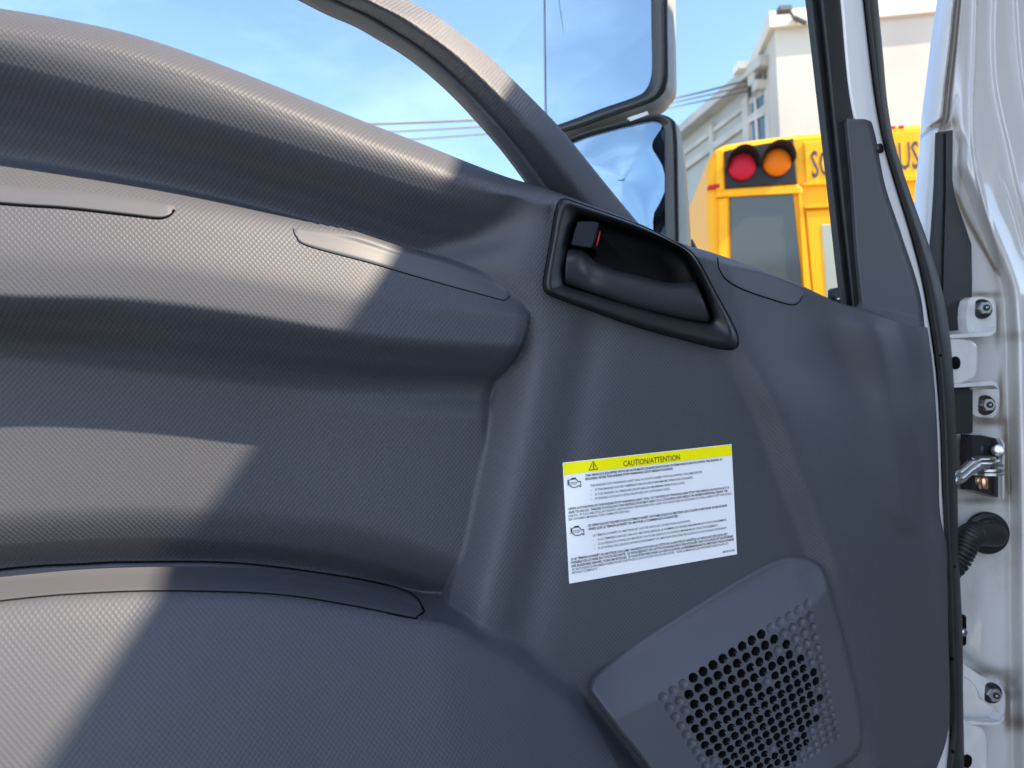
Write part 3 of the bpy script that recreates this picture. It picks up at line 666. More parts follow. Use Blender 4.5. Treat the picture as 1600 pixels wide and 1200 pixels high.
# ---- outer door shell behind the trim
us = np.linspace(-460, 1430, 60); shp = np.c_[us, S(us) + 26]
shp = np.r_[shp, [(1436, 700), (1440, 1000), (1420, 1470), (-460, 1470)]]
g0 = on_door(shp[:, 0], shp[:, 1], -.05)
v_, f_ = loft([g0, g0 + [0, .05, 0]]); mk('door_shell', v_, f_, M_PAINT, truck, False)

# =================================================================== CAB BODY
JL = cvx([(1500, -300), (1464, 0), (1456, 54), (1446, 136), (1439, 190), (1436, 234), (1430, 296), (1426, 400), (1424, 600), (1424, 1500)])
KS = cvx([(1540, -300), (1492, 0), (1484, 80), (1477, 140), (1472, 185), (1467, 205), (1464, 300), (1459, 400), (1459, 600), (1459, 1500)])
QS = cvx([(1497, -300), (1496, 60), (1494, 150), (1496, 204), (1503, 224), (1502, 260), (1511, 285), (1526, 325), (1545, 372), (1562, 415), (1574, 450), (1579, 500), (1582, 600), (1586, 800), (1587, 1000), (1590, 1150), (1592, 1500)])
vj = np.linspace(-320, 1500, 620)[:, None]; tj = np.concatenate([np.linspace(0, .1, 30, endpoint=False), np.linspace(.1, .45, 130, endpoint=False), np.linspace(.45, 1, 60)])[None, :]
uj = JL(vj) + (1900 - JL(vj)) * tj; vj2 = vj + 0 * tj
def gau(x, s_): return np.exp(-(x / s_) ** 2)
hj = -.066 + .00012 * (uj - 1480)
w_ = np.clip((KS(vj2) - uj) / (KS(vj2) - JL(vj2)), 0, 1)
hj = np.where(uj < KS(vj2), -.064 - .035 * w_ ** 1.7, hj)
upm = 1 - sstep(200, 235, vj2)
hj -= .006 * gau(uj - KS(vj2) - 5, 4.0) * (1 - sstep(185, 205, vj2))                      # seam groove
hj -= .004 * gau(vj2 - cv([(1436, 215), (1450, 203), (1472, 190), (1490, 180)])(uj), 3.5) * (uj < KS(vj2) + 3)
low = sstep(190, 215, vj2)
hj += sstep(20, 330, vj2) * .018 * sstep(QS(vj2) - 10, QS(vj2) + 12, uj) - sstep(60, 330, vj2) * .004
hj += .0035 * gau(uj - cvx([(1527, -100), (1522, 100), (1519, 170), (1522, 240), (1533, 300), (1550, 360), (1570, 420)])(vj2), 3) * (1 - sstep(300, 420, vj2))
r2x = cvx([(1560, -100), (1552, 80), (1555, 130), (1562, 170), (1575, 225), (1592, 300), (1615, 380)])(vj2)
hj += .005 * sstep(r2x - 5, r2x + 4, uj) * (1 - sstep(350, 480, vj2))
r3x = cvx([(1583, -100), (1587, 20), (1592, 90), (1600, 150), (1620, 240)])(vj2)
hj += .006 * sstep(r3x - 4, r3x + 4, uj) * (1 - sstep(240, 400, vj2))
hj += .003 * gau(uj - QS(vj2) - 18, 9) * sstep(150, 330, vj2)
hj -= .0015 * gau(uj - cvx([(1560, 270), (1568, 288), (1580, 320), (1598, 384), (1606, 420)])(vj2), 1.2) * sstep(270, 290, vj2) * (1 - sstep(380, 400, vj2))
hj -= .010 * gau(vj2 - cv([(1480, 1010), (1510, 1035), (1560, 1065), (1600, 1085)])(uj), 14) * (1 - sstep(1575, 1600, uj))
hj += .0003 * np.sin(uj * .11 + vj2 * .021) * np.sin(vj2 * .017)
jm = bpy.data.materials.new('jamb_paint'); jm.use_nodes = True
_n = jm.node_tree.nodes; _l = jm.node_tree.links; _b = _n['Principled BSDF']
_b.inputs['Roughness'].default_value = .25; _b.inputs['Coat Weight'].default_value = 1.0; _b.inputs['Coat Roughness'].default_value = .03
_t = _n.new('ShaderNodeTexCoord'); _no = _n.new('ShaderNodeTexNoise'); _no.inputs['Scale'].default_value = 26; _no.inputs['Detail'].default_value = 9; _no.inputs['Roughness'].default_value = .68
_l.new(_t.outputs['Object'], _no.inputs['Vector'])
_at = _n.new('ShaderNodeAttribute'); _at.attribute_name = 'dirt'
_mm = _n.new('ShaderNodeMath'); _mm.operation = 'MULTIPLY_ADD'; _mm.inputs[1].default_value = 2.1; _mm.use_clamp = True
_s = _n.new('ShaderNodeMath'); _s.operation = 'SUBTRACT'; _s.inputs[1].default_value = .62
_l.new(_no.outputs['Fac'], _s.inputs[0])
_l.new(_at.outputs['Fac'], _mm.inputs[0]); _l.new(_s.outputs[0], _mm.inputs[2])
_mx = _n.new('ShaderNodeMixRGB'); _mx.inputs['Color1'].default_value = (.53, .53, .52, 1); _mx.inputs['Color2'].default_value = (.20, .17, .135, 1)
_l.new(_mm.outputs[0], _mx.inputs['Fac']); _l.new(_mx.outputs['Color'], _b.inputs['Base Color'])
Pj = on_door(uj, vj2, hj)
jamb = gridmesh('door_jamb', Pj, jm, truck)
# road grime that has settled along seams and brackets (a worn-in stain with its own shape)
dirt = np.zeros(uj.shape)
dirt += .75 * gau(uj - KS(vj2) - 4, 7) * (1 - sstep(195, 212, vj2))
dirt += .8 * gau(vj2 - cv([(1436, 215), (1450, 203), (1472, 190), (1490, 180)])(uj), 5) * (uj < KS(vj2) + 6)
dl_ = cvx([(1492, 300), (1510, 340), (1532, 380), (1558, 426)])(vj2)
dirt += .6 * gau(uj - dl_, 5) * sstep(280, 310, vj2) * (1 - sstep(420, 440, vj2))
for (cx_, cy_, sx_, sy_, am) in ((1483, 192, 10, 10, .7), (1500, 250, 4, 50, .35), (1512, 560, 26, 60, .12), (1560, 880, 30, 40, .12), (1578, 760, 3, 12, .6), (1520, 940, 16, 60, .15),(1558, 500, 6, 40, .55), (1535, 460, 26, 5, .5), (1563, 620, 5, 40, .6), (1545, 658, 22, 8, .6), (1572, 700, 7, 60, .55), (1575, 745, 6, 30, .5), (1530, 782, 40, 6, .45), (1574, 1095, 6, 40, .6), (1540, 1050, 40, 10, .45), (1590, 1130, 20, 16, .5), (1585, 525, 22, 10, .3)):
    dirt += am * np.exp(-((uj - cx_) / sx_) ** 2 - ((vj2 - cy_) / sy_) ** 2)
att = jamb.data.attributes.new('dirt', 'FLOAT', 'POINT'); att.data.foreach_set('value', np.clip(dirt, 0, 1).ravel().astype(np.float32))

# dark plastic cover in the hinge cavity
cav = [(1467, 206), (1489, 203), (1488, 280), (1492, 305), (1500, 330), (1510, 358), (1518, 382), (1519, 440), (1518, 505), (1510, 514), (1480, 518), (1470, 470), (1455, 420), (1462, 330), (1465, 280)]
v_, f_ = slab(cav, -.052, -.058, .6); cavo = mk('hinge_cover', v_, f_, M_BLACK, truck, False)
v_, f_ = slab([(1478, 208), (1481, 208), (1482, 300), (1478, 420), (1476, 500), (1473, 500), (1475, 400), (1478, 300)], -.0505, -.053, .3); mk('cover_rib', v_, f_, M_BLACK, cavo, False)
def bolt(u, v, h, parent, r=.0085, dark=True):
    c = on_door(float(u), float(v), h); ax = np.array([-.42, -.9, .06]); ax /= np.linalg.norm(ax)
    if dark:
        v_, f_ = cyl(c, ax, r * 1.25, .0025, 24, .0006); w_ = mk('washer', v_, f_, M_GLOSSB, parent, False)
    v_, f_ = cyl(c + ax * .002, ax, r * .82, .0075, 6, .0008); b_ = mk('hex_bolt', v_, f_, M_STEEL, parent, False)
    mb = MB(); mb.add(*cyl(c + ax * .0094, ax, r * .40, .0012, 14)); o = mb.build('bolt_socket', M_BLACK, parent)
    v_, f_ = cyl(c + ax * .0100, ax, r * .16, .0016, 10); mk('bolt_centre', v_, f_, M_STEEL, parent)
M_JP = mat('bracket_paint', (.58, .58, .57), .3, coat=.3, var=.1, vscale=40)
# upper hinge
v_, f_ = slab([(1512, 469), (1546, 465), (1553, 470), (1556, 480), (1557, 508), (1553, 519), (1542, 522), (1512, 523)], -.042, -.070, 2, 4, True)
h1 = mk('upper_hinge', v_, f_, M_JP, truck, False)
v_, f_ = slab([(1478, 523), (1500, 522), (1535, 520), (1550, 517), (1557, 510), (1556, 519), (1548, 525), (1520, 527), (1478, 529)], -.018, -.05, .6); mk('hinge_flange', v_, f_, M_JP, h1, False)
v_, f_ = slab([(1478, 532), (1512, 531), (1521, 535), (1527, 544), (1528, 575), (1524, 588), (1514, 595), (1480, 598)], -.020, -.062, 3, 4, True); mk('hinge_arm', v_, f_, M_JP, h1, False)
v_, f_ = cyl(on_door(1494., 567., -.0185), (0, 1, 0), .0065, .003, 20); mk('arm_hole', v_, f_, M_GAP, h1)
bolt(1533, 483, -.041, h1)
# middle bracket
v_, f_ = slab([(1514, 606), (1552, 601), (1560, 606), (1562, 616), (1561, 638), (1554, 652), (1542, 653), (1518, 647)], -.042, -.070, 2, 4, True)
h2 = mk('door_check_bracket', v_, f_, M_JP, truck, False)
v_, f_ = slab([(1484, 601), (1550, 595), (1558, 599), (1561, 608), (1553, 602), (1484, 606)], -.02, -.05, .6); mk('hinge_flange', v_, f_, M_JP, h2, False)
v_, f_ = slab([(1484, 606), (1510, 604), (1520, 610), (1520, 676), (1515, 678), (1484, 678)], -.030, -.060, 1.5); mk('rubber_stop', v_, f_, M_BLACK, h2, False)
bolt(1538, 633, -.041, h2)
# check strap in its recess
v_, f_ = slab([(1518, 679), (1535, 680), (1562, 686), (1567, 693), (1567, 777), (1558, 778), (1518, 766)], -.046, -.060, .8); ck = mk('door_check', v_, f_, M_GLOSSB, truck, False)
v_, f_ = slab([(1562, 685), (1567, 688), (1570, 694), (1569, 779), (1566, 779), (1566.5, 694)], -.040, -.060, .3); mk('recess_rim', v_, f_, M_JP, ck, False)
mb = MB()
c0 = on_door(1537., 722., -.022)
mb.add(*cyl(c0 + [0, 0, .0030], (0, 0, 1), .0110, .0022, 28, .0006)); mb.add(*cyl(c0 + [0, 0, -.001], (0, 0, 1), .0150, .0028, 28, .0008)); mb.build('rivet_head', M_STEEL, ck)
mb = MB(); mb.add(*tube([on_door(1484., 752., -.014), on_door(1500., 748., -.016), on_door(1512., 736., -.018), on_door(1524., 728., -.02), on_door(1537., 726., -.022)], [.0045, .005, .0055, .006, .007], 14))
mb.add(*tube([on_door(1484., 744., -.012), on_door(1500., 738., -.014), on_door(1514., 726., -.018), on_door(1530., 722., -.02)], [.003, .0035, .004, .004], 12)); mb.build('check_arm', M_STEEL, ck, True)
mb = MB(); ca = on_door(1543., 735., -.026); mb.add(*cyl(ca, (0, 0, 1), .0150, .0034, 28, .0008)); mb.add(*cyl(ca - [0, 0, .0045], (0, 0, 1), .0150, .0034, 28, .0008))
mb.add(*box(ca + [.014, .012, .0], (.028, .02, .007))); mb.build('check_link', M_STEEL, ck)
mb = MB(); mb.add(*cyl(on_door(1537., 764., -.022), (0, 0, 1), .0042, .012, 16, .001)); mb.add(*cyl(on_door(1528., 757., -.022), (0, 0, 1), .002, .007, 10)); mb.build('check_pin', M_BRASS, ck, True)
mb = MB(); mb.add(*cyl(on_door(1558., 704., -.045), (-.75, -.6, .1), .0065, .014, 20, .001)); mb.build('stud_bolt', M_STEEL, ck, True)
# wiring boot
gc = on_door(1540., 832., -.056)
axg = np.array([-.45, -.88, .05]); axg /= np.linalg.norm(axg)
v_, f_ = cyl(gc, axg, .0228, .006, 40, .002); gr = mk('wiring_grommet', v_, f_, M_BLACK, truck, True)
v_, f_ = cyl(gc + axg * .004, axg, .0165, .006, 36, .002); mk('grommet_step', v_, f_, M_BLACK, gr, True)
path = catmull([gc + axg * .004, gc + axg * .016, on_door(1521., 834., -.036), on_door(1511., 843., -.030), on_door(1504., 860., -.028), on_door(1492., 880., -.030), on_door(1470., 900., -.034)], 26)
ns_ = len(path); k_ = np.arange(ns_)
rad_ = np.where(k_ < 52, .0125, .0108 + .0016 * np.sign(np.sin(k_ * .9)))
v_, f_ = tube(path, rad_, 24); mk('corrugated_boot', v_, f_, M_BLACK, gr, True)
# slot
v_, f_ = slab([(1500, 961), (1508, 961), (1510, 964), (1510, 1006), (1507, 1009), (1500, 1009)], -.052, -.07, .5); sl_ = mk('jamb_slot', v_, f_, M_GAP, truck, False)
v_, f_ = cyl(on_door(1503.5, 987., -.05), (-.3, -1, 0), .004, .004, 12, .001); mk('slot_screw', v_, f_, M_STEEL, sl_)
# lower hinge
v_, f_ = slab([(1496, 1036), (1512, 1042), (1532, 1055), (1558, 1066), (1568, 1076), (1571, 1095), (1570, 1116), (1563, 1129), (1550, 1132), (1496, 1127)], -.040, -.072, 2.5, 4, True)
h3 = mk('lower_hinge', v_, f_, M_JP, truck, False)
v_, f_ = slab([(1496, 1060), (1512, 1060), (1524, 1072), (1534, 1092), (1560, 1112), (1555, 1122), (1496, 1118)], -.036, -.045, 3, 4, True); mk('hinge_boss', v_, f_, M_JP, h3, False)
v_, f_ = slab([(1496, 1125), (1550, 1129), (1563, 1127), (1569, 1118), (1569, 1124), (1562, 1132), (1548, 1134), (1496, 1131)], -.022, -.05, .5); mk('hinge_flange', v_, f_, M_JP, h3, False)
v_, f_ = slab([(1490, 1134), (1520, 1133), (1534, 1138), (1541, 1150), (1543, 1180), (1543, 1340), (1490, 1340)], -.020, -.062, 3, 4, True); mk('hinge_arm', v_, f_, M_JP, h3, False)
v_, f_ = cyl(on_door(1512., 1190., -.0185), (0, 1, 0), .0065, .003, 20); mk('arm_hole', v_, f_, M_GAP, h3)
bolt(1548, 1082, -.039, h3)

# ---- rest of the cab, out of the picture: roof, sides, floor (they shade the door)
XR = .745; ZR = 2.364
def part(name, mb, matl, parent, smooth=False): return mb.build(name, matl, parent, smooth)
mb = MB(); mb.add(*box((XR + 1.0, -.45, ZR + .03), (2.0, 2.0, .06))); part('cab_roof', mb, M_PAINT, truck)
mb = MB(); mb.add(*box((XR + 1.95, -.45, 1.2), (.06, 2.0, 1.1))); part('far_side', mb, M_CAB, truck)
mb = MB(); mb.add(*box((XR + 1.0, -1.42, 1.5), (1.9, .06, 1.78))); part('rear_wall', mb, M_CAB, truck)
mb = MB(); mb.add(*box((XR + 1.05, -4.1, 1.95), (2.2, 5.0, 2.3))); part('unseen_sky_blocker', mb, M_PAINT, truck)  # unseen box added behind the cab to keep the door's right side darker
mb = MB(); mb.add(*box((XR + 1.0, -.45, .68), (2.0, 1.9, .1))); part('cab_floor', mb, M_CAB, truck)
mb = MB(); mb.add(*box((XR + 1.1, .50, 1.12), (1.6, .4, .8))); part('dashboard', mb, M_CAB, truck)
mb = MB(); mb.add(*box((XR + .62, -.75, 1.05), (.55, .5, .16))); mb.add(*box((XR + .62, -1.06, 1.42), (.55, .14, .7))); part('seat', mb, M_CAB, truck)
mb = MB(); mb.add(*box((XR + 1.1, .82, .95), (2.1, .5, 1.1))); part('front_panel', mb, M_PAINT, truck)

# ---- mirrors, seen through the glass
def inv_depth(u, v, d0, uc, vc, gu, gv): return 1. / (1. / d0 + gu * (u - uc) + gv * (v - vc))
def mring(P, d0, gu, gv, fwd=0.0, uc=930., vc=100.):
    P = np.asarray(P, float); q = at(P[:, 0], P[:, 1], inv_depth(P[:, 0], P[:, 1], d0, uc, vc, gu, gv)); return q - FW * fwd
gl = [(849, -110), (852, -112), (1010, -112), (1015, -108), (1017, 40), (1018, 100), (1016, 124), (1008, 142), (992, 153), (940, 171), (895, 188), (857, 201), (853, 197), (851, 100), (850, 0), (849, -90)]
rm = [(849, -118), (852, -119), (1034, -119), (1041, -116), (1042, 40), (1043, 105), (1042, 132), (1034, 150), (1014, 164), (948, 187), (900, 204), (857, 214), (853, 206), (851, 100), (850, 0), (849, -95)]
sh = [(849, -122), (853, -123), (1056, -123), (1063, -120), (1064, 40), (1065, 105), (1064, 135), (1055, 150), (1034, 168), (955, 190), (905, 207), (860, 214), (853, 206), (851, 100), (850, 0), (849, -95)]
def sm_(P, n=5): return catmull(P, n, True)
mroot = mk('side_mirror', *loft([mring(sm_(gl), 1., 0.00012, 0, .004), mring(sm_(rm) * .35 + sm_(gl) * .65, 1., .00012, 0, .010), mring(sm_(rm) * .85 + sm_(gl) * .15, 1., .00012, 0, .011), mring(sm_(rm), 1., .00012, 0, .006)], False, False), M_GLOSSB, truck)
v_, f_ = loft([mring(sm_(rm), 1., .00012, 0, .006), mring(sm_(sh) * .5 + sm_(rm) * .5, 1., .00012, 0, -.004), mring(sm_(sh), 1., .00012, 0, -.03), mring(shrink(sm_(sh), 14), 1., .00012, 0, -.075), mring(shrink(sm_(sh), 40), 1., .00012, 0, -.09)], False, True)
mk('mirror_housing', v_, f_, M_HOUS, mroot)
Gm = sm_(gl); v_, f_ = loft([mring(Gm, 1., .00012, 0, .003), mring(shrink(Gm, 30), 1., .00012, 0, .003)], False, True); mk('mirror_glass', v_, f_, M_MIRROR, mroot, False)
g2 = sm_([(868, 240), (905, 219), (960, 203), (1000, 193), (1020, 190), (1033, 196), (1037, 212), (1038, 300), (1038, 420), (1030, 470), (860, 470), (858, 300)])
r2_ = sm_([(862, 236), (903, 212), (958, 196), (998, 186), (1026, 181), (1048, 188), (1056, 208), (1059, 300), (1060, 430), (1050, 490), (850, 490), (850, 300)])
s2_ = sm_([(864, 236), (905, 212), (958, 197), (998, 187), (1036, 182), (1066, 196), (1076, 220), (1084, 300), (1090, 430), (1080, 500), (852, 500), (852, 300)])
m2 = mk('wide_angle_mirror', *loft([mring(g2, 1., .00012, 0, .004), mring(r2_ * .3 + g2 * .7, 1., .00012, 0, .010), mring(r2_ * .8 + g2 * .2, 1., .00012, 0, .011), mring(r2_, 1., .00012, 0, .006)], False, False), M_GLOSSB, truck)
v_, f_ = loft([mring(r2_, 1., .00012, 0, .006), mring(s2_ * .5 + r2_ * .5, 1., .00012, 0, -.004), mring(s2_, 1., .00012, 0, -.03), mring(shrink(s2_, 14), 1., .00012, 0, -.075)], False, True); mk('mirror_housing', v_, f_, M_HOUS, m2)
rg = []
for q_, fw_ in ((0, .003), (25, .006), (50, .0078), (75, .0086)): rg.append(mring(shrink(g2, q_), 1., .00012, 0, fw_))
v_, f_ = loft(rg, False, True); mk('mirror_glass', v_, f_, M_MIRROR, m2)
mb = MB(); pq = np.array([(978, 189), (1009, 179), (1011, 184), (983, 194)]); mb.add(*loft([mring(pq, 1., .00012, 0, .012), mring(pq, 1., .00012, 0, -.01)])); mb.build('mirror_joint', M_JP, mroot)
arm = [at(1070., 380., 1.04), at(1120., 470., 1.05), at(1250., 560., 1.08), at(1420., 640., 1.15), np.array([1.02, .86, 1.30])]
v_, f_ = tube(catmull(arm, 8), .012, 14); mk('mirror_arm', v_, f_, M_BLACK, truck)

# =================================================================== SCHOOL BUS
class Wall:
    """vertical plane through p0 with horizontal direction ex; n points back towards the camera side"""
    def __init__(s, p0, ex):
        s.p0 = np.array(p0, float); s.ex = np.array([ex[0], ex[1], 0.]); s.ex /= np.linalg.norm(s.ex)
        s.n = np.array([-s.ex[1], s.ex[0], 0.])
        if s.n @ (CAM - s.p0) < 0: s.n = -s.n
    def hit(s, u, v, off=0.):
        d = ray(u, v); p = s.p0 + s.n * off
        t = ((p - CAM) @ s.n) / (d @ s.n); return CAM + d * np.asarray(t)[..., None]
    def xz(s, u, v):
        p = s.hit(np.asarray(u, float), np.asarray(v, float)); return (p - s.p0) @ s.ex, p[..., 2]
    def P(s, x, z, off=0.): return s.p0 * [1, 1, 0] + s.ex * x + np.array([0, 0, z]) + s.n * off
    def slab(s, poly, o1, o0, bev=.01):
        a = np.array(poly, float); top = s.hit(a[:, 0], a[:, 1]) 
        c = top.mean(0); q = top + (c - top) / np.linalg.norm(c - top, axis=1)[:, None] * bev
        return loft([q + s.n * o1, top + s.n * (o1 - bev * .5), top + s.n * o0])
M_BUS = mat('bus_yellow', (.86, .38, .0), .5, spec=.3, var=.04, vscale=3)
M_BUSD = mat('bus_black', (.013, .014, .016), .45, spec=.25)
M_BUSTXT = mat('bus_letter', (.035, .035, .04), .5)
M_LAMP_R = mat('lamp_red', (.50, .010, .03), .4, spec=.15); M_LAMP_A = mat('lamp_amber', (.70, .15, .0), .4, spec=.15)
M_BGL = mat('bus_window_glass', (.05, .06, .06), .10, spec=.55)
bl = at(1106., 585., 5.25) * [1, 1, 0]
bex = R0 - .15 * FW; BW = Wall(bl, bex)
bus = tag(empty('school_bus'), 'yellow school bus parked behind the open truck door, seen from its rear', 'school bus')
ol = [(1104, 330), (1105, 262), (1109, 243), (1118, 230), (1132, 223), (1180, 215), (1250, 206), (1340, 199), (1440, 195)]
X, Z = BW.xz(np.array([p[0] for p in ol]), np.array([p[1] for p in ol]))
bw = 2.42; X = X - X[0]
prof = [(0, .55)] + [(x, z) for x, z in zip(X, Z) if x < bw / 2]
prof = prof + [(bw / 2, max(Z) + .004)] + [(bw - x, z) for x, z in prof[::-1]]
x0off = BW.xz(1104., 330.)[0]
pr = np.array(prof); cpr = np.array([bw / 2, 1.8])
def bring(sc_, off): q = cpr + (pr - cpr) * sc_; return [BW.P(x + x0off, z, off) for x, z in q]
v_, f_ = loft([bring(.965, .0), bring(.985, -.02), bring(.997, -.06), bring(1.0, -.12), bring(1.0, -6.8), bring(.97, -6.95)])
mk('bus_body', v_, f_, M_BUS, bus, False)
def bs(name, poly, o1, o0, matl, parent=bus, bev=.01):
    v_, f_ = BW.slab(poly, o1, o0, bev); return mk(name, v_, f_, matl, parent, False)
def bc(u, v, off): return BW.hit(float(u), float(v)) + BW.n * off
lp = bs('lamp_panel', [(1131, 237), (1239, 217), (1245, 288), (1133, 295)], .02, -.02, M_BUSD)
for (uu_, vv_, mt, nm) in ((1158, 263, M_LAMP_R, 'red'), (1212, 256, M_LAMP_A, 'amber')):
    c = bc(uu_, vv_, .02)
    rg = []
    for rr, oo in ((.094, 0), (.094, .03), (.085, .045), (.06, .055), (.02, .06)):
        rg.append([c + BW.n * oo + BW.ex * rr * math.cos(q) + U0 * rr * math.sin(q) for q in np.linspace(0, 2*math.pi, 28, endpoint=False)])
    v_, f_ = loft(rg); lm = mk('warning_lamp', v_, f_, mt, bus); lm['label'] = nm + ' round warning lamp'
    hr = []
    for q in np.linspace(math.radians(-5), math.radians(185), 20):
        d_ = BW.ex * math.cos(q) + U0 * math.sin(q)
        hr.append([c + d_ * .100, c + d_ * .108 + BW.n * (.10 + .07 * math.sin(max(q, 0))), c + d_ * .114 + BW.n * (.10 + .07 * math.sin(max(q, 0))), c + d_ * .106])
    v_, f_ = loft(hr); mk('lamp_hood', v_, f_, M_BUSD, lm, False)
# recessed rim round the lamp panel, corner post, ledge
bs('corner_rib', [(1118, 236), (1128, 233), (1130, 300), (1119, 300)], .03, -.03, M_BUS)
bs('rear_ledge', [(1119, 301), (1244, 291), (1252, 296), (1252, 303), (1119, 310)], .035, -.03, M_BUS)
bs('side_marker', [(1106, 291), (1124, 289), (1124, 295), (1106, 296)], .035, -.05, M_LAMP_R)
sp = bs('sign_panel', [(1255, 224), (1449, 203), (1455, 277), (1259, 287)], .018, -.02, M_BUS)
bs('sign_sill', [(1252, 287), (1455, 278), (1455, 282), (1252, 291)], .03, -.02, M_BUS)
V, F_ = textmesh('SCHOOL BUS', .012)
x0, x1 = V[:, 0].min(), V[:, 0].max()
Pa = BW.xz(1266., 258.); Pb = BW.xz(1434., 240.); zt = BW.xz(1276., 236.)[1]; zb = BW.xz(1276., 278.)[1]
W_ = []
for p in V: W_.append(BW.P(Pa[0] + (p[0] - x0) / (x1 - x0) * (Pb[0] - Pa[0]), zb + (zt - zb) * p[1] / .70, .021))
mk('bus_lettering', W_, F_, M_BUSTXT, sp, False)
wf = bs('rear_window', [(1140, 308), (1238, 297), (1256, 470), (1142, 480)], .012, -.02, M_BGL)
bs('window_post', [(1246, 300), (1251, 300), (1276, 560), (1262, 560)], .03, -.02, M_BUS)
bs('window_post', [(1122, 312), (1136, 310), (1138, 500), (1124, 500)], .025, -.02, M_BUS)
dr = bs('emergency_door', [(1258, 332), (1458, 320), (1470, 620), (1285, 640)], .03, -.02, M_BUS)
bs('door_window', [(1281, 352), (1430, 344), (1440, 520), (1294, 530)], .034, .0, mat('door_window_glass', (.33, .34, .29), .15), dr)
bs('door_header', [(1254, 322), (1456, 312), (1456, 317), (1254, 327)], .04, -.02, M_BUS)
for (uu_, vv_) in ((1396, 200), (1383, 201), (1409, 199)):
    v_, f_ = BW.slab([(uu_ - 4, vv_ - 3), (uu_ + 4, vv_ - 3.5), (uu_ + 4, vv_ + 1.5), (uu_ - 4, vv_ + 2)], .0, -.10, .004); mk('roof_marker', v_, f_, M_LAMP_R, bus, False)
mb = MB(); mb.add(*box(BW.P(x0off + bw/2, .62, .08), (bw, .16, .25), BW.ex, BW.n)); mb.build('bumper', M_BUSD, bus)
for xx in (.2, bw - .2):
    for yy in (-1.9, -5.9):
        c = BW.P(x0off + xx, .48, yy); v_, f_ = cyl(c - BW.ex * .14, BW.ex, .48, .28, 32, .04); w_ = mk('wheel', v_, f_, M_BLACK, bus)
        v_, f_ = cyl(c - BW.ex * .145, BW.ex, .26, .29, 24, .01); mk('wheel_rim', v_, f_, M_BUSD, w_)
# right-hand lamp panel, mostly behind the pillar
xl, zl = BW.xz(np.array([1131., 1239., 1245., 1133.]), np.array([237., 217., 288., 295.])); cx = x0off + bw / 2
pm = [BW.P(2 * cx - x, z, .02) for x, z in zip(xl, zl)]
v_, f_ = loft([pm, [p - BW.n * .04 for p in pm]]); mk('lamp_panel', v_, f_, M_BUSD, bus, False)

# =================================================================== BUILDINGS
M_WA = mat('painted_wall_grey', (.37, .39, .375), .8, var=.16, vscale=.5)
M_WTR = mat('wall_trim', (.44, .44, .41), .7, var=.15, vscale=1.5)
M_WB = mat('cream_stucco', (.50, .48, .43), .85, var=.14, vscale=.35)
M_WBS = mat('cream_trim', (.66, .62, .54), .8)
M_FRAME = mat('window_frame_paint', (.55, .56, .55), .6)
M_WG = mat('building_glass', (.06, .09, .13), .1, spec=.8)
M_METAL = mat('dark_metal', (.08, .08, .085), .5)
hz = lambda u: 600 - .0524 * (u - 800)
# grey low building: wall runs from near right to far left
n1 = at(1232., hz(1232.), 16.) * [1, 1, 0]; n2 = at(1078., hz(1078.), 21.) * [1, 1, 0]
AW = Wall(n1, n2 - n1); zt_ = AW.hit(1150., 148.)[2]
la = np.linalg.norm(n2 - n1)
ab = tag(empty('grey_building'), 'long pale grey building with a blue window, its roofline sloping away behind the bus', 'building')
mb = MB(); cA = n1 + AW.ex * 11.0 - AW.n * 4; mb.add(*box(cA + [0, 0, zt_ / 2], (22., 8., zt_), AW.ex, AW.n)); mb.build('wall', M_WA, ab)
def wpart(W, name, poly, o1, o0, matl, parent, bev=.02): v_, f_ = W.slab(poly, o1, o0, bev); return mk(name, v_, f_, matl, parent, False)
mb = MB(); mb.add(*box(n1 + AW.ex * 11.05 - AW.n * 3.8 + [0, 0, zt_ + .06], (22.3, 8.3, .22), AW.ex, AW.n)); mb.build('roof_cap', M_WTR, ab)
mb = MB()
for dz_, w_, o_ in ((-.45, .12, .06), (-.85, .18, .09)): mb.add(*box(n1 + AW.ex * 11 + AW.n * o_ / 2 + [0, 0, zt_ + dz_], (22., o_, w_), AW.ex, AW.n))
mb.build('cornice', M_WTR, ab)
for us_ in ((1164, 1173), (1199, 1206), (1211, 1216), (1112, 1117)):
    wpart(AW, 'pilaster', [(us_[0], 150 + (1172 - us_[0]) * .8), (us_[1], 148 + (1172 - us_[1]) * .8), (us_[1] + 8, 330), (us_[0] + 8, 330)], .10, -.1, M_WTR, ab)
wn_ = wpart(AW, 'window', [(1174, 158), (1199, 142), (1203, 225), (1177, 232)], .04, -.1, M_FRAME, ab)
wpart(AW, 'pane', [(1176, 161), (1197, 147), (1201, 222), (1179, 229)], .055, -.05, M_WG, wn_)
mb = MB()
for a_0, b_0 in (((1185, 153), (1189, 226)), ((1176, 190), (1199, 178))):
    mb.add(*tube([AW.hit(float(a_0[0]), float(a_0[1])) + AW.n * .08, AW.hit(float(b_0[0]), float(b_0[1])) + AW.n * .08], .035, 8))
mb.build('window_bar', M_FRAME, wn_)
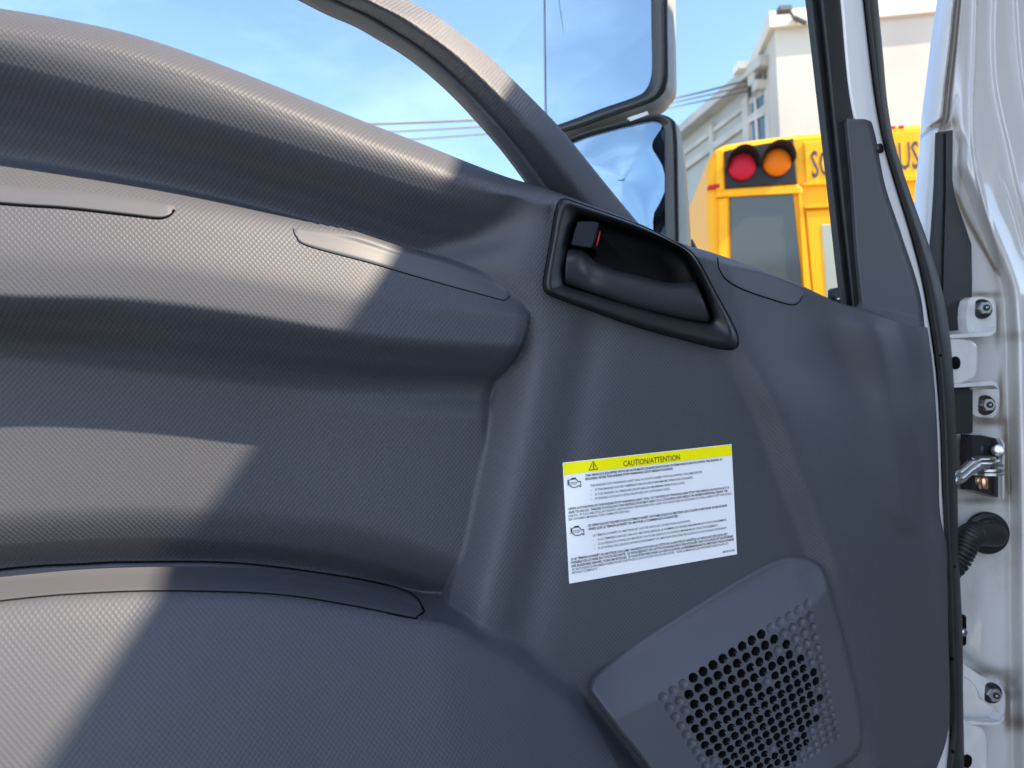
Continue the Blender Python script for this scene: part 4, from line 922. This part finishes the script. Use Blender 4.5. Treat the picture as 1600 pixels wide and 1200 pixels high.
# service mast with insulators and a lamp on the roof corner
mb = MB(); pm0 = AW.hit(1184., 150.) + AW.n * .2; pm1 = AW.hit(1180., 104.) + AW.n * .2
mb.add(*tube([pm0, pm1], .045, 8)); mb.add(*tube([AW.hit(1188., 130.) + AW.n * .25, AW.hit(1204., 118.) + AW.n * .25], .06, 8)); mb.build('service_mast', M_METAL, ab)
mb = MB(); mb.add(*box(AW.hit(1182., 107.) + AW.n * .35, (.30, .4, .16), R0, FW)); mb.build('roof_lamp', mat('lamp_shell', (.8, .78, .68), .5), ab)
mb = MB(); mb.add(*box(AW.hit(1194., 120.) + AW.n * .2, (.28, .25, .34), AW.ex, AW.n)); mb.add(*box(AW.hit(1200., 134.) + AW.n * .2, (.2, .25, .2), AW.ex, AW.n)); mb.build('meter_box', M_WTR, ab)
# cream tall building
m1 = at(1238., hz(1238.), 15.2) * [1, 1, 0]; BWL = Wall(m1, R0 - .10 * FW)
m2_ = at(1193., hz(1193.), 18.2) * [1, 1, 0]
sd_ = (m2_ - m1) / np.linalg.norm(m2_ - m1)
zb_ = BWL.hit(1238., 24.)[2]
cb = tag(empty('cream_building'), 'tall cream rendered building behind the bus, lit by the sun between frame and pillar', 'building')
f1 = m1 + BWL.ex * 15
rngs = []
for z in (0, zb_): rngs.append([p + [0, 0, z] for p in (m1, f1, f1 + sd_ * 9, m1 + sd_ * 9)])
v_, f_ = loft(rngs); mk('wall', v_, f_, M_WB, cb, False)
rngs = []
for z in (zb_ - .25, zb_ + .08): rngs.append([p + [0, 0, z] for p in (m1 + BWL.n * .12 - BWL.ex * .12, f1 + BWL.n * .12, f1 + sd_ * 9.1, m1 + sd_ * 9.1 - BWL.ex * .12)])
v_, f_ = loft(rngs); mk('parapet', v_, f_, M_WBS, cb, False)
mb = MB(); a0 = BWL.hit(1240., 34.) + BWL.n * .1; a1 = BWL.hit(1222., 34.) + BWL.n * .5
mb.add(*tube([a0, a1], .03, 8)); mb.add(*box(BWL.hit(1213., 38.) + BWL.n * .6, (.24, .2, .09), R0, FW, U0)); mb.build('floodlight', M_METAL, cb)
mb = MB(); mb.add(*tube([BWL.hit(1239., 32.) + BWL.n * .12, BWL.hit(1253., 45.) + BWL.n * .25], .05, 8)); mb.build('wall_bracket', M_METAL, cb)
mb = MB(); mb.add(*tube([BWL.hit(1376., 17.) - BWL.n * .2, BWL.hit(1377., 9.) - BWL.n * .2], .06, 8)); mb.build('roof_vent', M_METAL, cb)

# overhead cables from the mast away to the left
p_end = AW.hit(1188., 126.) + AW.n * .3
for k, (dv, nm) in enumerate(((0, 'upper'), (13, 'middle'), (27, 'lowest'))):
    pts = [p_end + [0, 0, -.12 * k], at(1060., 152. + dv * .5, 17.0), at(900., 178. + dv * .7, 15.), at(790., 185. + dv * .8, 14.), at(600., 193. + dv, 12.4), at(400., 196. + dv * 1.2, 11.), at(0., 190. + dv * 1.5, 9.5)]
    v_, f_ = tube(catmull(pts, 8), .016 if k else .022, 8)
    o = mk('overhead_cable', v_, f_, M_METAL, None)
    tag(o, {'upper': 'uppermost dark overhead cable crossing the sky behind the grab handle', 'middle': 'middle dark overhead cable crossing the sky behind the grab handle', 'lowest': 'lowest overhead cable, just above the sill of the door'}[nm], 'cable', 'overhead cables')

# =================================================================== GROUND
gm = bpy.data.materials.new('pale_bounce_yard'); gm.use_nodes = True; _n = gm.node_tree.nodes; _l = gm.node_tree.links; _b = _n['Principled BSDF']  # unseen ground made pale to bounce light up onto the door
_t = _n.new('ShaderNodeTexCoord'); _no = _n.new('ShaderNodeTexNoise'); _no.inputs['Scale'].default_value = 90; _no.inputs['Detail'].default_value = 6
_l.new(_t.outputs['Object'], _no.inputs['Vector']); _r = _n.new('ShaderNodeValToRGB'); _r.color_ramp.elements[0].color = (.16, .16, .155, 1); _r.color_ramp.elements[1].color = (.27, .265, .25, 1)
_l.new(_no.outputs['Fac'], _r.inputs['Fac']); _l.new(_r.outputs['Color'], _b.inputs['Base Color']); _b.inputs['Roughness'].default_value = .9
g = mk('ground', [(-400, -400, 0), (400, -400, 0), (400, 400, 0), (-400, 400, 0)], [(0, 1, 2, 3)], gm, None, False)
tag(g, 'unseen yard surface, made pale to bounce light', 'ground', kind='structure')
